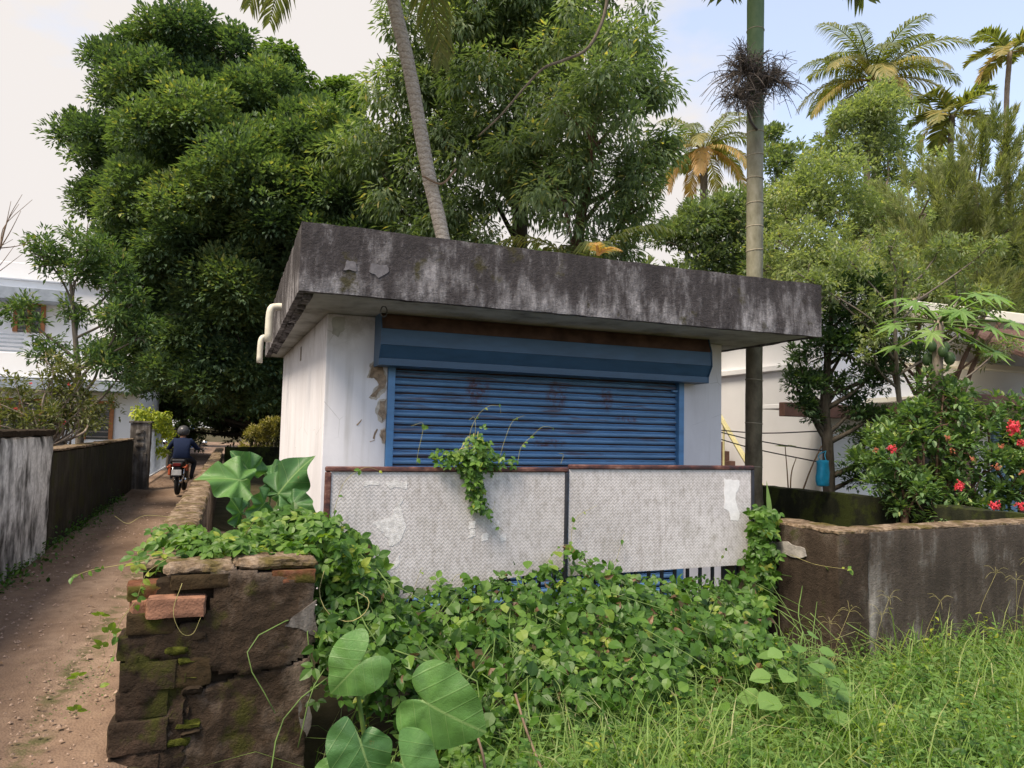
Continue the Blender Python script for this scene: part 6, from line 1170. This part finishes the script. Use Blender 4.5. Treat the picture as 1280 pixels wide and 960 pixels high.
# rider: one continuous skinned body
q = NT('rider_body', .85, .15); x = q.xyz(q.objco())
skin = (.16, .085, .055); c = q.mix(q.ramp(x[2], [(.805, 0.0), (.81, 1.0)]), (.030, .030, .034), (.010, .017, .045))
c = q.mix(q.math('GREATER_THAN', x[2], 1.275), c, skin); c = q.mix(q.math('MULTIPLY', q.math('GREATER_THAN', x[1], .23), q.math('GREATER_THAN', x[2], .90)), c, skin); c = q.mix(q.math('LESS_THAN', x[2], .40), c, (.02, .018, .016)); q.col(c); q.bump(q.noise(16, q.objco()), .35, .02)
pe = thing('person', 'motorcycle rider in navy shirt, dark trousers and grey helmet seen from behind', 'person', (MX, MY, 0.015), R(-3), local=True)
J, E_, RD = [], [], []
def jt(p, r_, par=None):
    J.append(p); RD.append(r_ if isinstance(r_, tuple) else (r_, r_)); i = len(J) - 1
    if par is not None: E_.append((par, i))
    return i
pel = jt((0, -.25, .82), (.155, .12)); wst = jt((0, -.22, .97), (.15, .11), pel); cst = jt((0, -.15, 1.12), (.175, .115), wst); nk0 = jt((0, -.10, 1.225), (.10, .075), cst); nk = jt((0, -.085, 1.29), .055, nk0); hd = jt((0, -.06, 1.37), (.075, .085), nk); hd2 = jt((0, -.05, 1.45), (.070, .08), hd)
for s in (-1, 1):
    sh_ = jt((s * .17, -.12, 1.20), .07, cst); el = jt((s * .30, .0, 1.02), .052, sh_); wr_ = jt((s * .325, .24, 1.02), .034, el); pal = jt((s * .33, .32, 1.025), .034, wr_)
    for k in range(4): a = jt((s * (.30 + .02 * k), .375, 1.03 - .002 * k), .010, pal); b = jt((s * (.30 + .02 * k), .385, 1.0), .009, a); jt((s * (.30 + .02 * k), .36, .985), .008, b)
    th_ = jt((s * .29, .315, 1.01), .011, pal); jt((s * .275, .345, .985), .009, th_)
    hp = jt((s * .11, -.18, .80), .095, pel); kn = jt((s * .24, .22, .70), .066, hp); ak = jt((s * .21, .0, .40), .042, kn); he = jt((s * .21, -.03, .36), .042, ak); jt((s * .21, .16, .345), .034, he)
me = bpy.data.meshes.new('body'); me.from_pydata(J, E_, []); bo = bpy.data.objects.new('body', me); col.objects.link(bo); bo.parent = pe; me.materials.append(q.m)
sk = bo.modifiers.new('skin', 'SKIN'); sk.use_smooth_shade = True
for v, r_ in zip(me.skin_vertices[0].data, RD): v.radius = r_
me.skin_vertices[0].data[0].use_root = True
sb_ = bo.modifiers.new('subsurf', 'SUBSURF'); sb_.levels = 1; sb_.render_levels = 2
# helmet shell, open below and in front
V, F = [], []; NA, NB = 20, 9
for j in range(NB + 1):
    el = R(90 - j * 14.5)
    for i in range(NA): a = 2 * math.pi * i / NA; V.append((.118 * math.cos(el) * math.sin(a), -.045 + .135 * math.cos(el) * math.cos(a), 1.415 + .125 * math.sin(el)))
for j in range(NB):
    for i in range(NA):
        if j >= 4 and math.cos(2 * math.pi * (i + .5) / NA) > .72: continue
        F.append((j * NA + i, (j + 1) * NA + i, (j + 1) * NA + (i + 1) % NA, j * NA + (i + 1) % NA))
he_ = mk('helmet', V, F, PM['helmet_grey'], pe, smooth=True); so = he_.modifiers.new('solid', 'SOLIDIFY'); so.thickness = .015
for s in (-1, 1):   # face on the far side
    m = MB(); m.tube([(s * .03, .035, 1.40), (s * .03, .045, 1.40)], .011, 8); m.build('eye', PM['plate_white'], pe, True)
m = MB(); m.tube([(0, .02, 1.39), (0, .055, 1.365), (0, .03, 1.355)], [.010, .016, .008], 7); m.build('nose', q.m, pe, True); m = MB(); m.tube([(-.025, .028, 1.325), (0, .04, 1.322), (.025, .028, 1.325)], .006, 6); m.build('mouth', PM['tail_red'], pe, True)
